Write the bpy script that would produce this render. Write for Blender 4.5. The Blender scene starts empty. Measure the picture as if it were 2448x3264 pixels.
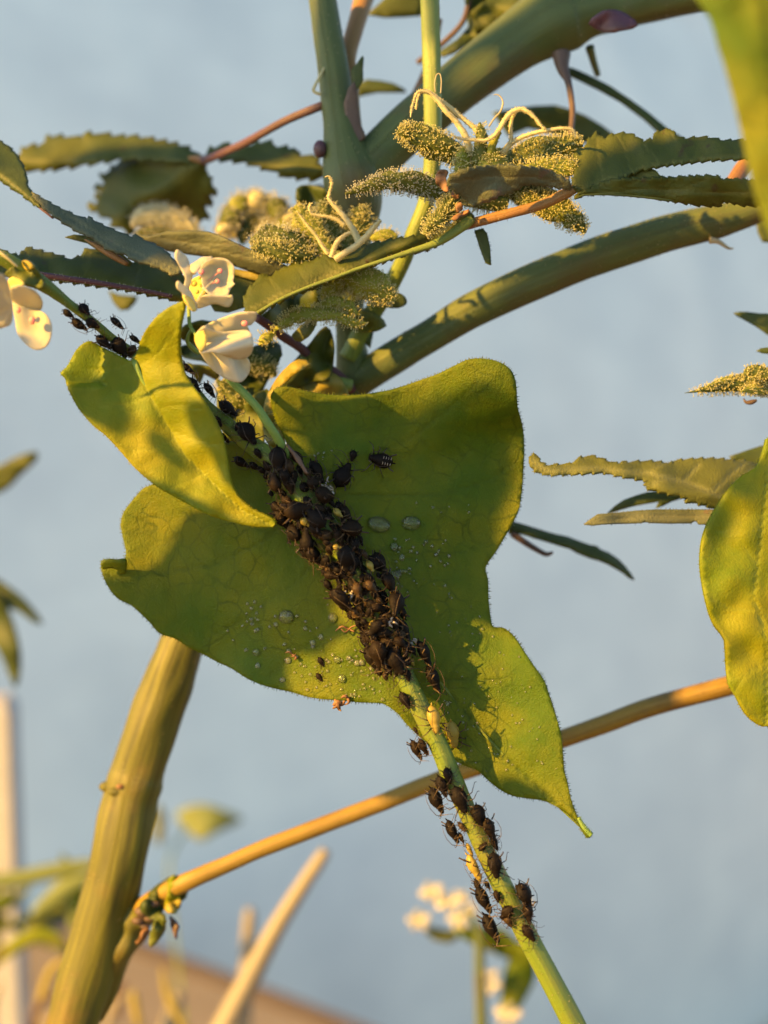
import bpy, math, random
from mathutils import Vector, Matrix, noise
from mathutils.geometry import delaunay_2d_cdt

# ------------------------------------------------------------------ camera, sky, sun, exposure
SC = bpy.context.scene
COL = SC.collection
SC.unit_settings.scale_length = 0.01          # one unit is one centimetre
rnd = random.Random(7)
CAM = Vector((0, -13, 38)); PITCH = math.radians(8)
F = 4896.0; W0, H0 = 2448, 3264
RIGHT = Vector((1, 0, 0)); FWD = Vector((0, math.cos(PITCH), -math.sin(PITCH))); UP = Vector((0, math.sin(PITCH), math.cos(PITCH)))
cd = bpy.data.cameras.new('camera'); cam = bpy.data.objects.new('camera', cd); COL.objects.link(cam)
cam.location = CAM; cam.rotation_euler = (math.radians(90) - PITCH, 0, 0)
cd.sensor_fit = 'HORIZONTAL'; cd.sensor_width = 36; cd.lens = 36 * F / W0
cd.clip_start = 0.1; cd.clip_end = 1000
cd.dof.use_dof = True; cd.dof.focus_distance = 12.95; cd.dof.aperture_fstop = 0.25
SC.camera = cam
SUN = Vector((-0.76, -0.48, 0.44)).normalized()
w = bpy.data.worlds.new("World"); SC.world = w; w.use_nodes = True
bg = w.node_tree.nodes['Background']
sk = w.node_tree.nodes.new('ShaderNodeTexSky'); sk.sky_type = 'NISHITA'; sk.sun_disc = False
sk.sun_elevation = math.asin(SUN.z); sk.sun_rotation = math.atan2(SUN.x, SUN.y)
sk.air_density = 1.0; sk.dust_density = 0.6; sk.ozone_density = 1.0
w.node_tree.links.new(sk.outputs[0], bg.inputs[0]); bg.inputs[1].default_value = 0.073
sd = bpy.data.lights.new('sun', 'SUN'); so = bpy.data.objects.new('sun', sd); COL.objects.link(so)
sd.energy = 5.0; sd.angle = math.radians(0.9); sd.color = (1.0, 0.50, 0.08)
so.rotation_euler = SUN.to_track_quat('Z', 'Y').to_euler(); so.location = SUN * 60 + Vector((0, 0, 30))
SC.view_settings.view_transform = 'Standard'; SC.view_settings.look = 'None'
SC.view_settings.exposure = 2.02; SC.view_settings.gamma = 1.0
SC.render.engine = 'CYCLES'
SC.cycles.max_bounces = 8; SC.cycles.transparent_max_bounces = 12

# ------------------------------------------------------------------ helpers
def P(x, y, d):
    return CAM + FWD * d + RIGHT * ((x - 1224) / F * d) + UP * ((1632 - y) / F * d)

def on_level(x, y, z):
    r = FWD + RIGHT * ((x - 1224) / F) + UP * ((1632 - y) / F)
    return CAM + r * ((z - CAM.z) / r.z)

def wloc(o):
    v = Vector((0, 0, 0))
    while o is not None:
        v += o.location; o = o.parent
    return v

def put(name, loc, parent=None):
    o = bpy.data.objects.new(name, None); COL.objects.link(o)
    o.empty_display_size = 0.2
    if parent is not None:
        o.parent = parent; o.location = loc - wloc(parent)
    else:
        o.location = loc
    return o

def tag(o, label=None, cat=None, group=None, kind=None):
    if label: o['label'] = label
    if cat: o['category'] = cat
    if group: o['group'] = group
    if kind: o['kind'] = kind
    return o

def mk(name, V, Fc, mats, parent=None, mi=None, uv=None, attr=None, smooth=True, thick=0, origin=None):
    if not isinstance(mats, (list, tuple)): mats = [mats]
    c = origin if origin is not None else sum(V, Vector((0, 0, 0))) / len(V)
    me = bpy.data.meshes.new(name)
    me.from_pydata([v - c for v in V], [], Fc)
    for m in mats: me.materials.append(m)
    if mi: me.polygons.foreach_set('material_index', mi)
    if smooth: me.polygons.foreach_set('use_smooth', [True] * len(me.polygons))
    if uv:
        l = me.uv_layers.new(name='UVMap')
        li = [0] * len(me.loops); me.loops.foreach_get('vertex_index', li)
        buf = []
        for i in li: buf += [uv[i][0], uv[i][1]]
        l.data.foreach_set('uv', buf)
    if attr:
        for k, vals in attr.items():
            a = me.attributes.new(k, 'FLOAT', 'POINT'); a.data.foreach_set('value', vals)
    me.update()
    o = bpy.data.objects.new(name, me); COL.objects.link(o)
    if parent is not None:
        o.parent = parent; o.location = c - wloc(parent)
    else:
        o.location = c
    if thick:
        md = o.modifiers.new('thickness', 'SOLIDIFY'); md.thickness = thick; md.offset = 0; md.use_even_offset = False
    return o

def spline(pts, n):
    """Catmull-Rom through tuples, n samples per span"""
    out = []
    k = len(pts[0])
    for i in range(len(pts) - 1):
        p0 = pts[max(i - 1, 0)]; p1 = pts[i]; p2 = pts[i + 1]; p3 = pts[min(i + 2, len(pts) - 1)]
        for j in range(n):
            t = j / n; t2 = t * t; t3 = t2 * t
            out.append(tuple(0.5 * (2 * p1[q] + (p2[q] - p0[q]) * t + (2 * p0[q] - 5 * p1[q] + 4 * p2[q] - p3[q]) * t2 + (3 * p1[q] - p0[q] - 3 * p2[q] + p3[q]) * t3) for q in range(k)))
    out.append(tuple(pts[-1]))
    return out

def closed_spline(pts, n):
    m = len(pts); out = []
    for i in range(m):
        p0, p1, p2, p3 = pts[i - 1], pts[i], pts[(i + 1) % m], pts[(i + 2) % m]
        for j in range(n):
            t = j / n; t2 = t * t; t3 = t2 * t
            out.append(tuple(0.5 * (2 * p1[q] + (p2[q] - p0[q]) * t + (2 * p0[q] - 5 * p1[q] + 4 * p2[q] - p3[q]) * t2 + (3 * p1[q] - p0[q] - 3 * p2[q] + p3[q]) * t3) for q in range(2)))
    return out

class Buf:
    def __init__(s): s.V = []; s.F = []; s.M = []; s.U = []
    def tube(s, path, sides=10, mat=0, flat=1.0, flatdir=None, rough=0.0, ridges=0, ridge=0.0, cap=True, seed=0.0):
        """path: list of (Vector, radius)"""
        base = len(s.V); n = len(path); nrm = None; vl = 0
        for i, (p, r) in enumerate(path):
            t = (path[min(i + 1, n - 1)][0] - path[max(i - 1, 0)][0]).normalized()
            if i: vl += (p - path[i - 1][0]).length
            if nrm is None:
                nrm = flatdir.copy() if flatdir is not None else (FWD * -1)
                if abs(nrm.dot(t)) > 0.95: nrm = RIGHT.copy()
            nrm = (nrm - t * nrm.dot(t)).normalized()
            b = t.cross(nrm)
            for k in range(sides):
                a = 2 * math.pi * k / sides
                rr = r
                if ridges: rr *= 1 + ridge * math.cos(a * ridges + 0.4 * math.sin(vl * 1.3))
                if rough: rr *= 1 + rough * noise.noise(Vector((math.cos(a) * 1.2 + seed, math.sin(a) * 1.2, vl * 1.1 / max(r, .02) * .35 + seed)))
                s.V.append(p + nrm * (math.cos(a) * rr * flat) + b * (math.sin(a) * rr)); s.U.append((k / sides, vl))
        for i in range(n - 1):
            for k in range(sides):
                a = base + i * sides + k; b2 = base + i * sides + (k + 1) % sides
                s.F.append((a, b2, b2 + sides, a + sides)); s.M.append(mat)
        if cap:
            s.F.append(tuple(base + k for k in range(sides - 1, -1, -1))); s.M.append(mat)
            s.F.append(tuple(base + (n - 1) * sides + k for k in range(sides))); s.M.append(mat)
        return base
    def ball(s, c, r, mat=0, sx=1, sy=1, sz=1, seg=8, ring=6, ax=None):
        base = len(s.V); X, Y, Z = ax if ax else (RIGHT, FWD, UP)
        s.V.append(c + Z * r * sz); s.U.append((0, 0))
        for i in range(1, ring):
            th = math.pi * i / ring
            for k in range(seg):
                a = 2 * math.pi * k / seg
                s.V.append(c + X * (r * sx * math.sin(th) * math.cos(a)) + Y * (r * sy * math.sin(th) * math.sin(a)) + Z * (r * sz * math.cos(th))); s.U.append((k / seg, i / ring))
        s.V.append(c - Z * r * sz); s.U.append((0, 1))
        for k in range(seg):
            s.F.append((base, base + 1 + k, base + 1 + (k + 1) % seg)); s.M.append(mat)
        for i in range(ring - 2):
            for k in range(seg):
                a = base + 1 + i * seg + k; b = base + 1 + i * seg + (k + 1) % seg
                s.F.append((a, a + seg, b + seg, b)); s.M.append(mat)
        l = len(s.V) - 1; q = base + 1 + (ring - 2) * seg
        for k in range(seg):
            s.F.append((l, q + (k + 1) % seg, q + k)); s.M.append(mat)
    def hair(s, p, d, ln, r, mat=0, bend=0.0, rd=None):
        """three sided tapering hair"""
        d = d.normalized(); a = d.orthogonal().normalized(); b = d.cross(a)
        base = len(s.V); g = (rd or rnd)
        bv = (a * g.uniform(-1, 1) + b * g.uniform(-1, 1)) * bend * ln
        for q, rr, off in ((0, r, Vector((0, 0, 0))), (0.55, r * .7, bv * .3)):
            for k in range(3):
                t = 2.094 * k
                s.V.append(p + d * (ln * q) + off + a * (rr * math.cos(t)) + b * (rr * math.sin(t))); s.U.append((0, 0))
        s.V.append(p + d * ln + bv); s.U.append((0, 0))
        for k in range(3):
            j = (k + 1) % 3
            s.F.append((base + k, base + j, base + 3 + j, base + 3 + k)); s.M.append(mat)
            s.F.append((base + 3 + k, base + 3 + j, base + 6)); s.M.append(mat)
    def knob(s, p, d, ln, r, mat=0):
        """gland on a stalk"""
        d = d.normalized(); a = d.orthogonal().normalized(); b = d.cross(a)
        base = len(s.V)
        for q, rr in ((0, r * .45), (0.75, r * .35)):
            for k in range(3):
                t = 2.094 * k
                s.V.append(p + d * (ln * q) + a * (rr * math.cos(t)) + b * (rr * math.sin(t))); s.U.append((0, 0))
        for k in range(3):
            j = (k + 1) % 3
            s.F.append((base + k, base + j, base + 3 + j, base + 3 + k)); s.M.append(mat)
        c = p + d * ln; o = len(s.V)
        for v in (d, a, b, -a, -b, -d): s.V.append(c + v * r); s.U.append((0, 0))
        for f in ((0, 1, 2), (0, 2, 3), (0, 3, 4), (0, 4, 1), (5, 2, 1), (5, 3, 2), (5, 4, 3), (5, 1, 4)):
            s.F.append(tuple(o + q for q in f)); s.M.append(mat)
    def make(s, name, mats, parent=None, **kw):
        return mk(name, s.V, s.F, mats, parent, mi=s.M, uv=s.U, **kw)

def R(px, d): return px * d / F

def px_tube(pts, n=6):
    return [(P(x, y, d), R(max(r, .6), d)) for x, y, d, r in spline(pts, n)]

def stem(name, pts, mat, parent, sides=20, n=8, hairs=0, hair_len=8, hair_mat=None, rough=0.05, ridges=0, ridge=0.0, seed=0):
    b = Buf(); path = px_tube(pts, n)
    b.tube(path, sides, rough=rough, ridges=ridges, ridge=ridge, seed=seed)
    rd = random.Random(seed + 11)
    for _ in range(hairs):
        i = rd.randrange(len(path) - 1); f = rd.random(); p = path[i][0].lerp(path[i + 1][0], f); r = path[i][1]
        t = (path[i + 1][0] - path[i][0]).normalized(); nn = (-FWD - t * t.dot(-FWD)).normalized(); bb = t.cross(nn)
        a = rd.uniform(-1.9, 1.9); dr = nn * math.cos(a) + bb * math.sin(a)
        dd = (p - CAM).dot(FWD)
        b.hair(p + dr * r * .97, dr + t * rd.uniform(-.5, .3), R(hair_len * rd.uniform(.5, 1.3), dd), R(1.1, dd), 1, .3, rd)
    return b.make(name, [mat, hair_mat or mat], parent)

def inside(poly, x, y):
    c = False; j = len(poly) - 1
    for i in range(len(poly)):
        xi, yi = poly[i]; xj, yj = poly[j]
        if (yi > y) != (yj > y) and x < (xj - xi) * (y - yi) / (yj - yi) + xi: c = not c
        j = i
    return c

def seg_dist(px, py, a, b):
    dx = b[0] - a[0]; dy = b[1] - a[1]; l = dx * dx + dy * dy
    t = 0 if l == 0 else max(0, min(1, ((px - a[0]) * dx + (py - a[1]) * dy) / l))
    return math.hypot(px - a[0] - t * dx, py - a[1] - t * dy)

def resample(poly, step):
    out = []
    m = len(poly)
    for i in range(m):
        a = poly[i]; b = poly[(i + 1) % m]
        L = math.hypot(b[0] - a[0], b[1] - a[1]); k = max(1, int(round(L / step)))
        for j in range(k): out.append((a[0] + (b[0] - a[0]) * j / k, a[1] + (b[1] - a[1]) * j / k))
    return out

def sheet(name, outline, depth, mats, parent=None, step=12, smooth_outline=2, thick=0.03, veins=(), vw=6, edge_hairs=0, hair_len=7, place=None, teeth=None):
    """a blade with the given outline, bent in space by depth(x, y)"""
    PL = place or P
    poly = closed_spline(outline, smooth_outline) if smooth_outline else list(outline)
    if teeth:
        per, amp = teeth; fine = resample(poly, 4.0); acc = 0; out = []
        ccw = sum(fine[i][0] * fine[(i + 1) % len(fine)][1] - fine[(i + 1) % len(fine)][0] * fine[i][1] for i in range(len(fine)))
        sg = 1 if ccw > 0 else -1; k = per
        for i in range(len(fine)):
            a = fine[i - 1]; c = fine[(i + 1) % len(fine)]; L = math.hypot(c[0] - a[0], c[1] - a[1]) or 1
            nx, ny = (c[1] - a[1]) / L * sg, -(c[0] - a[0]) / L * sg
            acc += 4.0
            if acc > k: acc = 0; k = per * rnd.uniform(.7, 1.3)
            q_ = amp * (acc / k) ** 1.3
            out.append((fine[i][0] + nx * q_, fine[i][1] + ny * q_))
        poly = out; pstep = 4.5
    else:
        pstep = step
    poly = resample(poly, pstep)
    # drop near duplicates
    q = []
    for p in poly:
        if not q or math.hypot(p[0] - q[-1][0], p[1] - q[-1][1]) > pstep * .35: q.append(p)
    poly = q
    xs = [p[0] for p in poly]; ys = [p[1] for p in poly]
    pts = list(poly); y = min(ys) + step * .5; row = 0
    while y < max(ys):
        x = min(xs) + (step * .5 if row % 2 else 0)
        while x < max(xs):
            if inside(poly, x, y) and min(math.hypot(x - p[0], y - p[1]) for p in poly[::1]) > step * .55:
                pts.append((x + rnd.uniform(-.1, .1) * step, y + rnd.uniform(-.1, .1) * step))
            x += step
        y += step * .87; row += 1
    n = len(poly)
    v2, _, fc, *_r = delaunay_2d_cdt([Vector(p) for p in pts], [(i, (i + 1) % n) for i in range(n)], [], 1, 1e-4)
    V = [PL(v[0], v[1], depth(v[0], v[1])) for v in v2]
    uv = [(v[0] / 1000, v[1] / 1000) for v in v2]
    va = []
    if veins:
        for v in v2:
            m = 0.0
            for wv, line in veins:
                dd = min(seg_dist(v[0], v[1], line[i], line[i + 1]) for i in range(len(line) - 1))
                m = max(m, wv * math.exp(-(dd / vw) ** 2))
            va.append(m)
    else:
        va = [0.0] * len(V)
    Fc = [tuple(reversed(f)) for f in fc]
    # face the camera side consistently
    if Fc:
        f = Fc[len(Fc) // 2]; nn = (V[f[1]] - V[f[0]]).cross(V[f[2]] - V[f[0]])
        if nn.dot(CAM - V[f[0]]) < 0: Fc = [tuple(reversed(f)) for f in Fc]
    mi = [0] * len(Fc)
    o = mk(name, V, Fc, mats, parent, mi=mi, uv=uv, attr={'vein': va}, thick=thick)
    if edge_hairs:
        b = Buf(); rd = random.Random(3)
        for i in range(n):
            a = poly[i]; c = poly[(i + 1) % n]
            L = math.hypot(c[0] - a[0], c[1] - a[1]); k = max(1, int(L / edge_hairs))
            tx, ty = (c[0] - a[0]) / max(L, 1e-6), (c[1] - a[1]) / max(L, 1e-6)
            nx, ny = ty, -tx
            if inside(poly, (a[0] + c[0]) / 2 + nx * 2, (a[1] + c[1]) / 2 + ny * 2): nx, ny = -nx, -ny
            for j in range(k):
                f = (j + rd.random()) / k; x = a[0] + (c[0] - a[0]) * f; yy = a[1] + (c[1] - a[1]) * f
                d = depth(x, yy); p = PL(x, yy, d); p2 = PL(x + nx * 10 + rd.uniform(-4, 4), yy + ny * 10 + rd.uniform(-4, 4), d)
                dr = (p2 - p) - FWD * rd.uniform(-.3, .3) * (p2 - p).length
                b.hair(p, dr, (p2 - p).length / 10 * hair_len * rd.uniform(.5, 1.2), R(1.5, d), 0, .2, rd)
        h = b.make('margin_hairs', [mats if not isinstance(mats, (list, tuple)) else mats[0]], o, attr={'vein': [0.0] * len(b.V)})
        h['kind'] = 'stuff'
    return o

def rbf(points, sig, d0=None):
    def f(x, y):
        s = 0; t = 0
        for a, b, d in points:
            r2 = ((x - a) ** 2 + (y - b) ** 2) / (sig * sig); wgt = 1 / (r2 * r2 + .02); s += wgt; t += wgt * d
        return t / s
    return f

def Z(ox, oy, sc, pts):
    """coordinates measured on an enlarged crop"""
    return [(ox + p[0] / sc, oy + p[1] / sc) + tuple(q / sc if i == 0 else q for i, q in enumerate(p[2:])) for p in pts]

# ------------------------------------------------------------------ materials
def newmat(name):
    m = bpy.data.materials.new(name); m.use_nodes = True
    nt = m.node_tree; nt.nodes.clear()
    out = nt.nodes.new('ShaderNodeOutputMaterial')
    return m, nt, out

def N(nt, t, **kw):
    n = nt.nodes.new(t)
    for k, v in kw.items():
        if hasattr(n, k) and not k.startswith('i_'): setattr(n, k, v)
    return n

def tnoise(nt, vec, scale, detail=4, rough=.55, dist=0):
    n = nt.nodes.new('ShaderNodeTexNoise'); n.inputs['Scale'].default_value = scale; n.inputs['Detail'].default_value = detail
    n.inputs['Roughness'].default_value = rough; n.inputs['Distortion'].default_value = dist
    nt.links.new(vec, n.inputs['Vector']); return n.outputs['Fac']

def ramp(nt, fac, a, b, lo=.35, hi=.65):
    r = nt.nodes.new('ShaderNodeValToRGB'); r.color_ramp.elements[0].position = lo; r.color_ramp.elements[1].position = hi
    r.color_ramp.elements[0].color = (*a, 1); r.color_ramp.elements[1].color = (*b, 1)
    nt.links.new(fac, r.inputs[0]); return r.outputs[0]

def mixc(nt, fac, a, b, mode='MIX'):
    m = nt.nodes.new('ShaderNodeMix'); m.data_type = 'RGBA'; m.blend_type = mode
    if isinstance(fac, (int, float)): m.inputs[0].default_value = fac
    else: nt.links.new(fac, m.inputs[0])
    for i, c in ((6, a), (7, b)):
        if isinstance(c, tuple): m.inputs[i].default_value = (*c, 1)
        else: nt.links.new(c, m.inputs[i])
    return m.outputs[2]

def mth(nt, op, a, b=0.0, clamp=False):
    m = nt.nodes.new('ShaderNodeMath'); m.operation = op; m.use_clamp = clamp
    for i, c in ((0, a), (1, b)):
        if isinstance(c, (int, float)): m.inputs[i].default_value = c
        else: nt.links.new(c, m.inputs[i])
    return m.outputs[0]

def bump(nt, h, strength, dist=0.02, prev=None):
    b = nt.nodes.new('ShaderNodeBump'); b.inputs['Strength'].default_value = strength; b.inputs['Distance'].default_value = dist
    nt.links.new(h, b.inputs['Height'])
    if prev is not None: nt.links.new(prev, b.inputs['Normal'])
    return b.outputs[0]

def leafmat(name, c1, c2, vein=(.2, .24, .05), veinmix=.6, trans=.3, tcol=None, rough=.45, spec=.4, cell=14, cellmix=.35, grain=.5, low=1.2, streak=None, spots=None):
    m, nt, out = newmat(name)
    tc = nt.nodes.new('ShaderNodeTexCoord'); vec = tc.outputs['Object']
    f = tnoise(nt, vec, low, 5, .6)
    col = ramp(nt, f, c1, c2, .36, .62)
    f2 = tnoise(nt, vec, 22, 4, .6)
    col = mixc(nt, mth(nt, 'MULTIPLY', f2, .35), col, tuple(x * .55 for x in c1))
    vo = nt.nodes.new('ShaderNodeTexVoronoi'); vo.feature = 'DISTANCE_TO_EDGE'; vo.inputs['Scale'].default_value = cell
    wv = nt.nodes.new('ShaderNodeVectorMath'); wv.operation = 'ADD'
    nz = nt.nodes.new('ShaderNodeTexNoise'); nz.inputs['Scale'].default_value = 6
    nt.links.new(vec, nz.inputs['Vector'])
    sc = nt.nodes.new('ShaderNodeVectorMath'); sc.operation = 'SCALE'; sc.inputs['Scale'].default_value = .12
    nt.links.new(nz.outputs['Color'], sc.inputs[0]); nt.links.new(vec, wv.inputs[0]); nt.links.new(sc.outputs[0], wv.inputs[1])
    nt.links.new(wv.outputs[0], vo.inputs['Vector'])
    ce = nt.nodes.new('ShaderNodeMapRange'); ce.inputs[1].default_value = 0; ce.inputs[2].default_value = .06; ce.inputs[3].default_value = 1; ce.inputs[4].default_value = 0
    nt.links.new(vo.outputs['Distance'], ce.inputs[0])
    col = mixc(nt, mth(nt, 'MULTIPLY', mth(nt, 'MULTIPLY', ce.outputs[0], cellmix), ramp(nt, tnoise(nt, vec, 2.5, 3), (.1, .1, .1), (1, 1, 1), .4, .65)), col, tuple(x * .5 for x in c1))
    at = nt.nodes.new('ShaderNodeAttribute'); at.attribute_name = 'vein'
    col = mixc(nt, mth(nt, 'MULTIPLY', at.outputs['Fac'], veinmix, True), col, vein)
    if spots:
        fs = tnoise(nt, vec, spots[1], 3, .5)
        mr = nt.nodes.new('ShaderNodeMapRange'); mr.inputs[1].default_value = spots[2]; mr.inputs[2].default_value = spots[2] + .08
        nt.links.new(fs, mr.inputs[0]); col = mixc(nt, mr.outputs[0], col, spots[0])
    g = tnoise(nt, vec, 55, 3, .7)
    b1 = bump(nt, g, grain, .012)
    b2 = bump(nt, ce.outputs[0], .16, -.006, b1)
    b3 = bump(nt, at.outputs['Fac'], .5, -.02, b2)
    pr = nt.nodes.new('ShaderNodeBsdfPrincipled'); nt.links.new(col, pr.inputs['Base Color']); pr.inputs['Roughness'].default_value = rough
    pr.inputs['Specular IOR Level'].default_value = spec; nt.links.new(b3, pr.inputs['Normal'])
    tr = nt.nodes.new('ShaderNodeBsdfTranslucent')
    if tcol: nt.links.new(mixc(nt, .75, col, tcol), tr.inputs[0])
    else: nt.links.new(col, tr.inputs[0])
    mx = nt.nodes.new('ShaderNodeMixShader'); mx.inputs[0].default_value = trans
    nt.links.new(pr.outputs[0], mx.inputs[1]); nt.links.new(tr.outputs[0], mx.inputs[2]); nt.links.new(mx.outputs[0], out.inputs[0])
    return m

def stemmat(name, c1, c2, c3=None, stripe=30, rough=.5, spec=.35, bmp=.5, along=.5, patch=1.5, pthr=(.5, .7)):
    m, nt, out = newmat(name)
    uvn = nt.nodes.new('ShaderNodeTexCoord')
    mp = nt.nodes.new('ShaderNodeMapping'); mp.inputs['Scale'].default_value = (stripe, along, 1)
    nt.links.new(uvn.outputs['UV'], mp.inputs[0])
    f = tnoise(nt, mp.outputs[0], 1.0, 5, .7)
    col = ramp(nt, f, c1, c2, .38, .62)
    if c3:
        f3 = tnoise(nt, uvn.outputs['Object'], patch, 4, .6)
        mr = nt.nodes.new('ShaderNodeMapRange'); mr.inputs[1].default_value = pthr[0]; mr.inputs[2].default_value = pthr[1]
        nt.links.new(f3, mr.inputs[0]); col = mixc(nt, mr.outputs[0], col, c3)
    g = tnoise(nt, uvn.outputs['Object'], 40, 4, .65)
    col = mixc(nt, mth(nt, 'MULTIPLY', g, .4), col, tuple(x * .5 for x in c1))
    b1 = bump(nt, f, bmp, .03); b2 = bump(nt, g, .3, .01, b1)
    pr = nt.nodes.new('ShaderNodeBsdfPrincipled'); nt.links.new(col, pr.inputs['Base Color']); pr.inputs['Roughness'].default_value = rough
    pr.inputs['Specular IOR Level'].default_value = spec; nt.links.new(b2, pr.inputs['Normal'])
    nt.links.new(pr.outputs[0], out.inputs[0])
    return m

def plain(name, col, rough=.5, spec=.4, trans=0, tcol=None, col2=None, nscale=8, bmp=0.0, coat=0, sss=0):
    m, nt, out = newmat(name)
    tc = nt.nodes.new('ShaderNodeTexCoord')
    f = tnoise(nt, tc.outputs['Object'], nscale, 4, .6)
    c = ramp(nt, f, col, col2 or tuple(x * .75 for x in col), .35, .65)
    pr = nt.nodes.new('ShaderNodeBsdfPrincipled'); nt.links.new(c, pr.inputs['Base Color']); pr.inputs['Roughness'].default_value = rough
    pr.inputs['Specular IOR Level'].default_value = spec; pr.inputs['Coat Weight'].default_value = coat
    if bmp: nt.links.new(bump(nt, f, bmp, .02), pr.inputs['Normal'])
    if trans:
        tr = nt.nodes.new('ShaderNodeBsdfTranslucent')
        if tcol: tr.inputs[0].default_value = (*tcol, 1)
        else: nt.links.new(c, tr.inputs[0])
        mx = nt.nodes.new('ShaderNodeMixShader'); mx.inputs[0].default_value = trans
        nt.links.new(pr.outputs[0], mx.inputs[1]); nt.links.new(tr.outputs[0], mx.inputs[2]); nt.links.new(mx.outputs[0], out.inputs[0])
    else:
        nt.links.new(pr.outputs[0], out.inputs[0])
    return m

M = {}
M['vine_leaf'] = leafmat('vine_leaf_green', (.052, .108, .003), (.135, .155, .004), vein=(.03, .06, .003), veinmix=.8, trans=.26, tcol=(.42, .5, .01), rough=.5, spec=.2, cell=5, cellmix=.85, grain=1.0, low=1.3)
M['young_leaf'] = leafmat('young_leaf_yellow_green', (.115, .185, .004), (.26, .26, .006), vein=(.25, .3, .03), veinmix=.5, trans=.3, tcol=(.5, .5, .02), rough=.48, spec=.25, cell=6, cellmix=.18, grain=.6, low=1.2)
M['hemp_leaf'] = leafmat('hemp_leaf_olive', (.045, .068, .008), (.075, .092, .011), vein=(.12, .13, .03), veinmix=.55, trans=.25, tcol=(.25, .27, .02), rough=.55, spec=.3, cell=9, cellmix=.3, grain=.5, low=2, spots=((.045, .035, .012), 7, .66))
M['hemp_grey'] = leafmat('hemp_leaf_grey_back', (.075, .095, .05), (.11, .13, .07), vein=(.15, .16, .08), veinmix=.5, trans=.15, rough=.6, spec=.3, cell=10, cellmix=.3, grain=.9, low=3, spots=((.11, .09, .06), 5, .62))
M['hemp_dark'] = leafmat('hemp_leaf_dark', (.035, .06, .012), (.06, .085, .016), vein=(.1, .12, .03), veinmix=.4, trans=.2, tcol=(.2, .25, .02), rough=.5, spec=.3, cell=9, cellmix=.3, low=2)
M['hemp_pale'] = leafmat('hemp_leaf_pale_underside', (.085, .105, .022), (.12, .14, .03), vein=(.17, .19, .07), veinmix=.75, trans=.25, tcol=(.3, .3, .04), rough=.6, spec=.3, cell=8, cellmix=.25, grain=.7, low=2.5)
M['gold_leaf'] = leafmat('hemp_leaf_yellow_and_sunlit', (.26, .23, .03), (.33, .28, .04), vein=(.5, .4, .1), trans=.3, rough=.5, low=2)  # yellow leaf tone, also paints sunlight onto the lit leaf pieces
M['side_leaf'] = leafmat('weed_leaf_soft_green', (.16, .22, .06), (.2, .26, .08), trans=.4, low=2)
M['hemp_stem'] = stemmat('hemp_stem_green', (.055, .085, .022), (.085, .115, .028), (.075, .06, .022), stripe=14, along=.4, rough=.55, patch=.9, pthr=(.5, .68))
M['old_stem'] = stemmat('hemp_stem_golden', (.045, .050, .006), (.125, .130, .010), (.13, .095, .016), stripe=20, along=.5, rough=.55, bmp=.5, patch=1.3, pthr=(.55, .75))
M['brown_twig'] = stemmat('thin_branch_orange_brown', (.17, .115, .014), (.25, .175, .022), (.075, .045, .018), stripe=10, along=.3, rough=.45, patch=.7, pthr=(.5, .7))
M['side_stem'] = stemmat('side_shoot_light_green', (.12, .18, .03), (.17, .23, .038), None, stripe=10, along=.3, rough=.45)
M['purple'] = stemmat('petiole_purple', (.07, .03, .04), (.10, .045, .055), (.07, .05, .035), stripe=8, along=.5, patch=1)
M['orange_pet'] = stemmat('petiole_orange', (.20, .11, .03), (.25, .16, .04), (.15, .07, .04), stripe=8, along=.5, patch=1.2)
M['brown_pet'] = stemmat('petiole_brown', (.07, .045, .03), (.1, .07, .045), None, stripe=8, along=.5)
M['vine_stem'] = stemmat('vine_stem_green', (.09, .145, .015), (.12, .18, .018), (.12, .135, .022), stripe=12, along=.5, rough=.38, patch=1.5)
M['vine_green'] = stemmat('vine_stalk_fresh_green', (.12, .22, .04), (.16, .27, .05), None, stripe=8, along=.5, rough=.4)
M['hair'] = plain('plant_hair_pale', (.5, .46, .28), .5, trans=.4)
M['tric'] = plain('gland_hairs', (.60, .60, .32), .35, .5, trans=.5, tcol=(.7, .7, .35))
M['tric2'] = plain('gland_hairs_frosty', (.58, .6, .44), .3, .5, trans=.4)
M['bract'] = leafmat('bract_green', (.06, .09, .012), (.12, .15, .018), trans=.25, tcol=(.3, .32, .03), rough=.5, cell=14, cellmix=.2, grain=.8, low=4)
M['bract_y'] = leafmat('bract_yellow', (.20, .25, .03), (.32, .35, .045), trans=.3, tcol=(.5, .5, .05), rough=.5, cell=14, cellmix=.2, grain=.8, low=4)
M['pistil'] = plain('pistil_cream', (.55, .54, .3), .45, .3, trans=.35, tcol=(.8, .7, .35))
M['dry'] = plain('dry_brown_tissue', (.26, .14, .06), .6, .3, trans=.2, col2=(.10, .06, .03), nscale=12, bmp=.5)
M['petal'] = plain('petal_white', (.50, .50, .40), .5, .25, trans=.45, tcol=(.75, .74, .5), col2=(.57, .56, .46), nscale=5, bmp=.4)
M['petal_g'] = plain('petal_base_yellow', (.75, .62, .14), .5, .25, trans=.3, col2=(.62, .6, .2), nscale=5)
M['anther'] = plain('anther_pink', (.72, .26, .24), .5, .3, col2=(.6, .18, .17), nscale=20)
M['stamen'] = plain('stamen_yellow', (.7, .6, .1), .45, .3, trans=.2)
M['aphid_k'] = plain('aphid_black', (.004, .0035, .003), .6, .09, col2=(.008, .006, .004), nscale=9, bmp=.4)
M['aphid_b'] = plain('aphid_brown', (.013, .0085, .004), .6, .09, col2=(.007, .005, .003), nscale=7, bmp=.4)
M['aphid_r'] = plain('aphid_amber', (.045, .028, .009), .5, .15, col2=(.022, .014, .006), nscale=8, bmp=.3)
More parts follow.
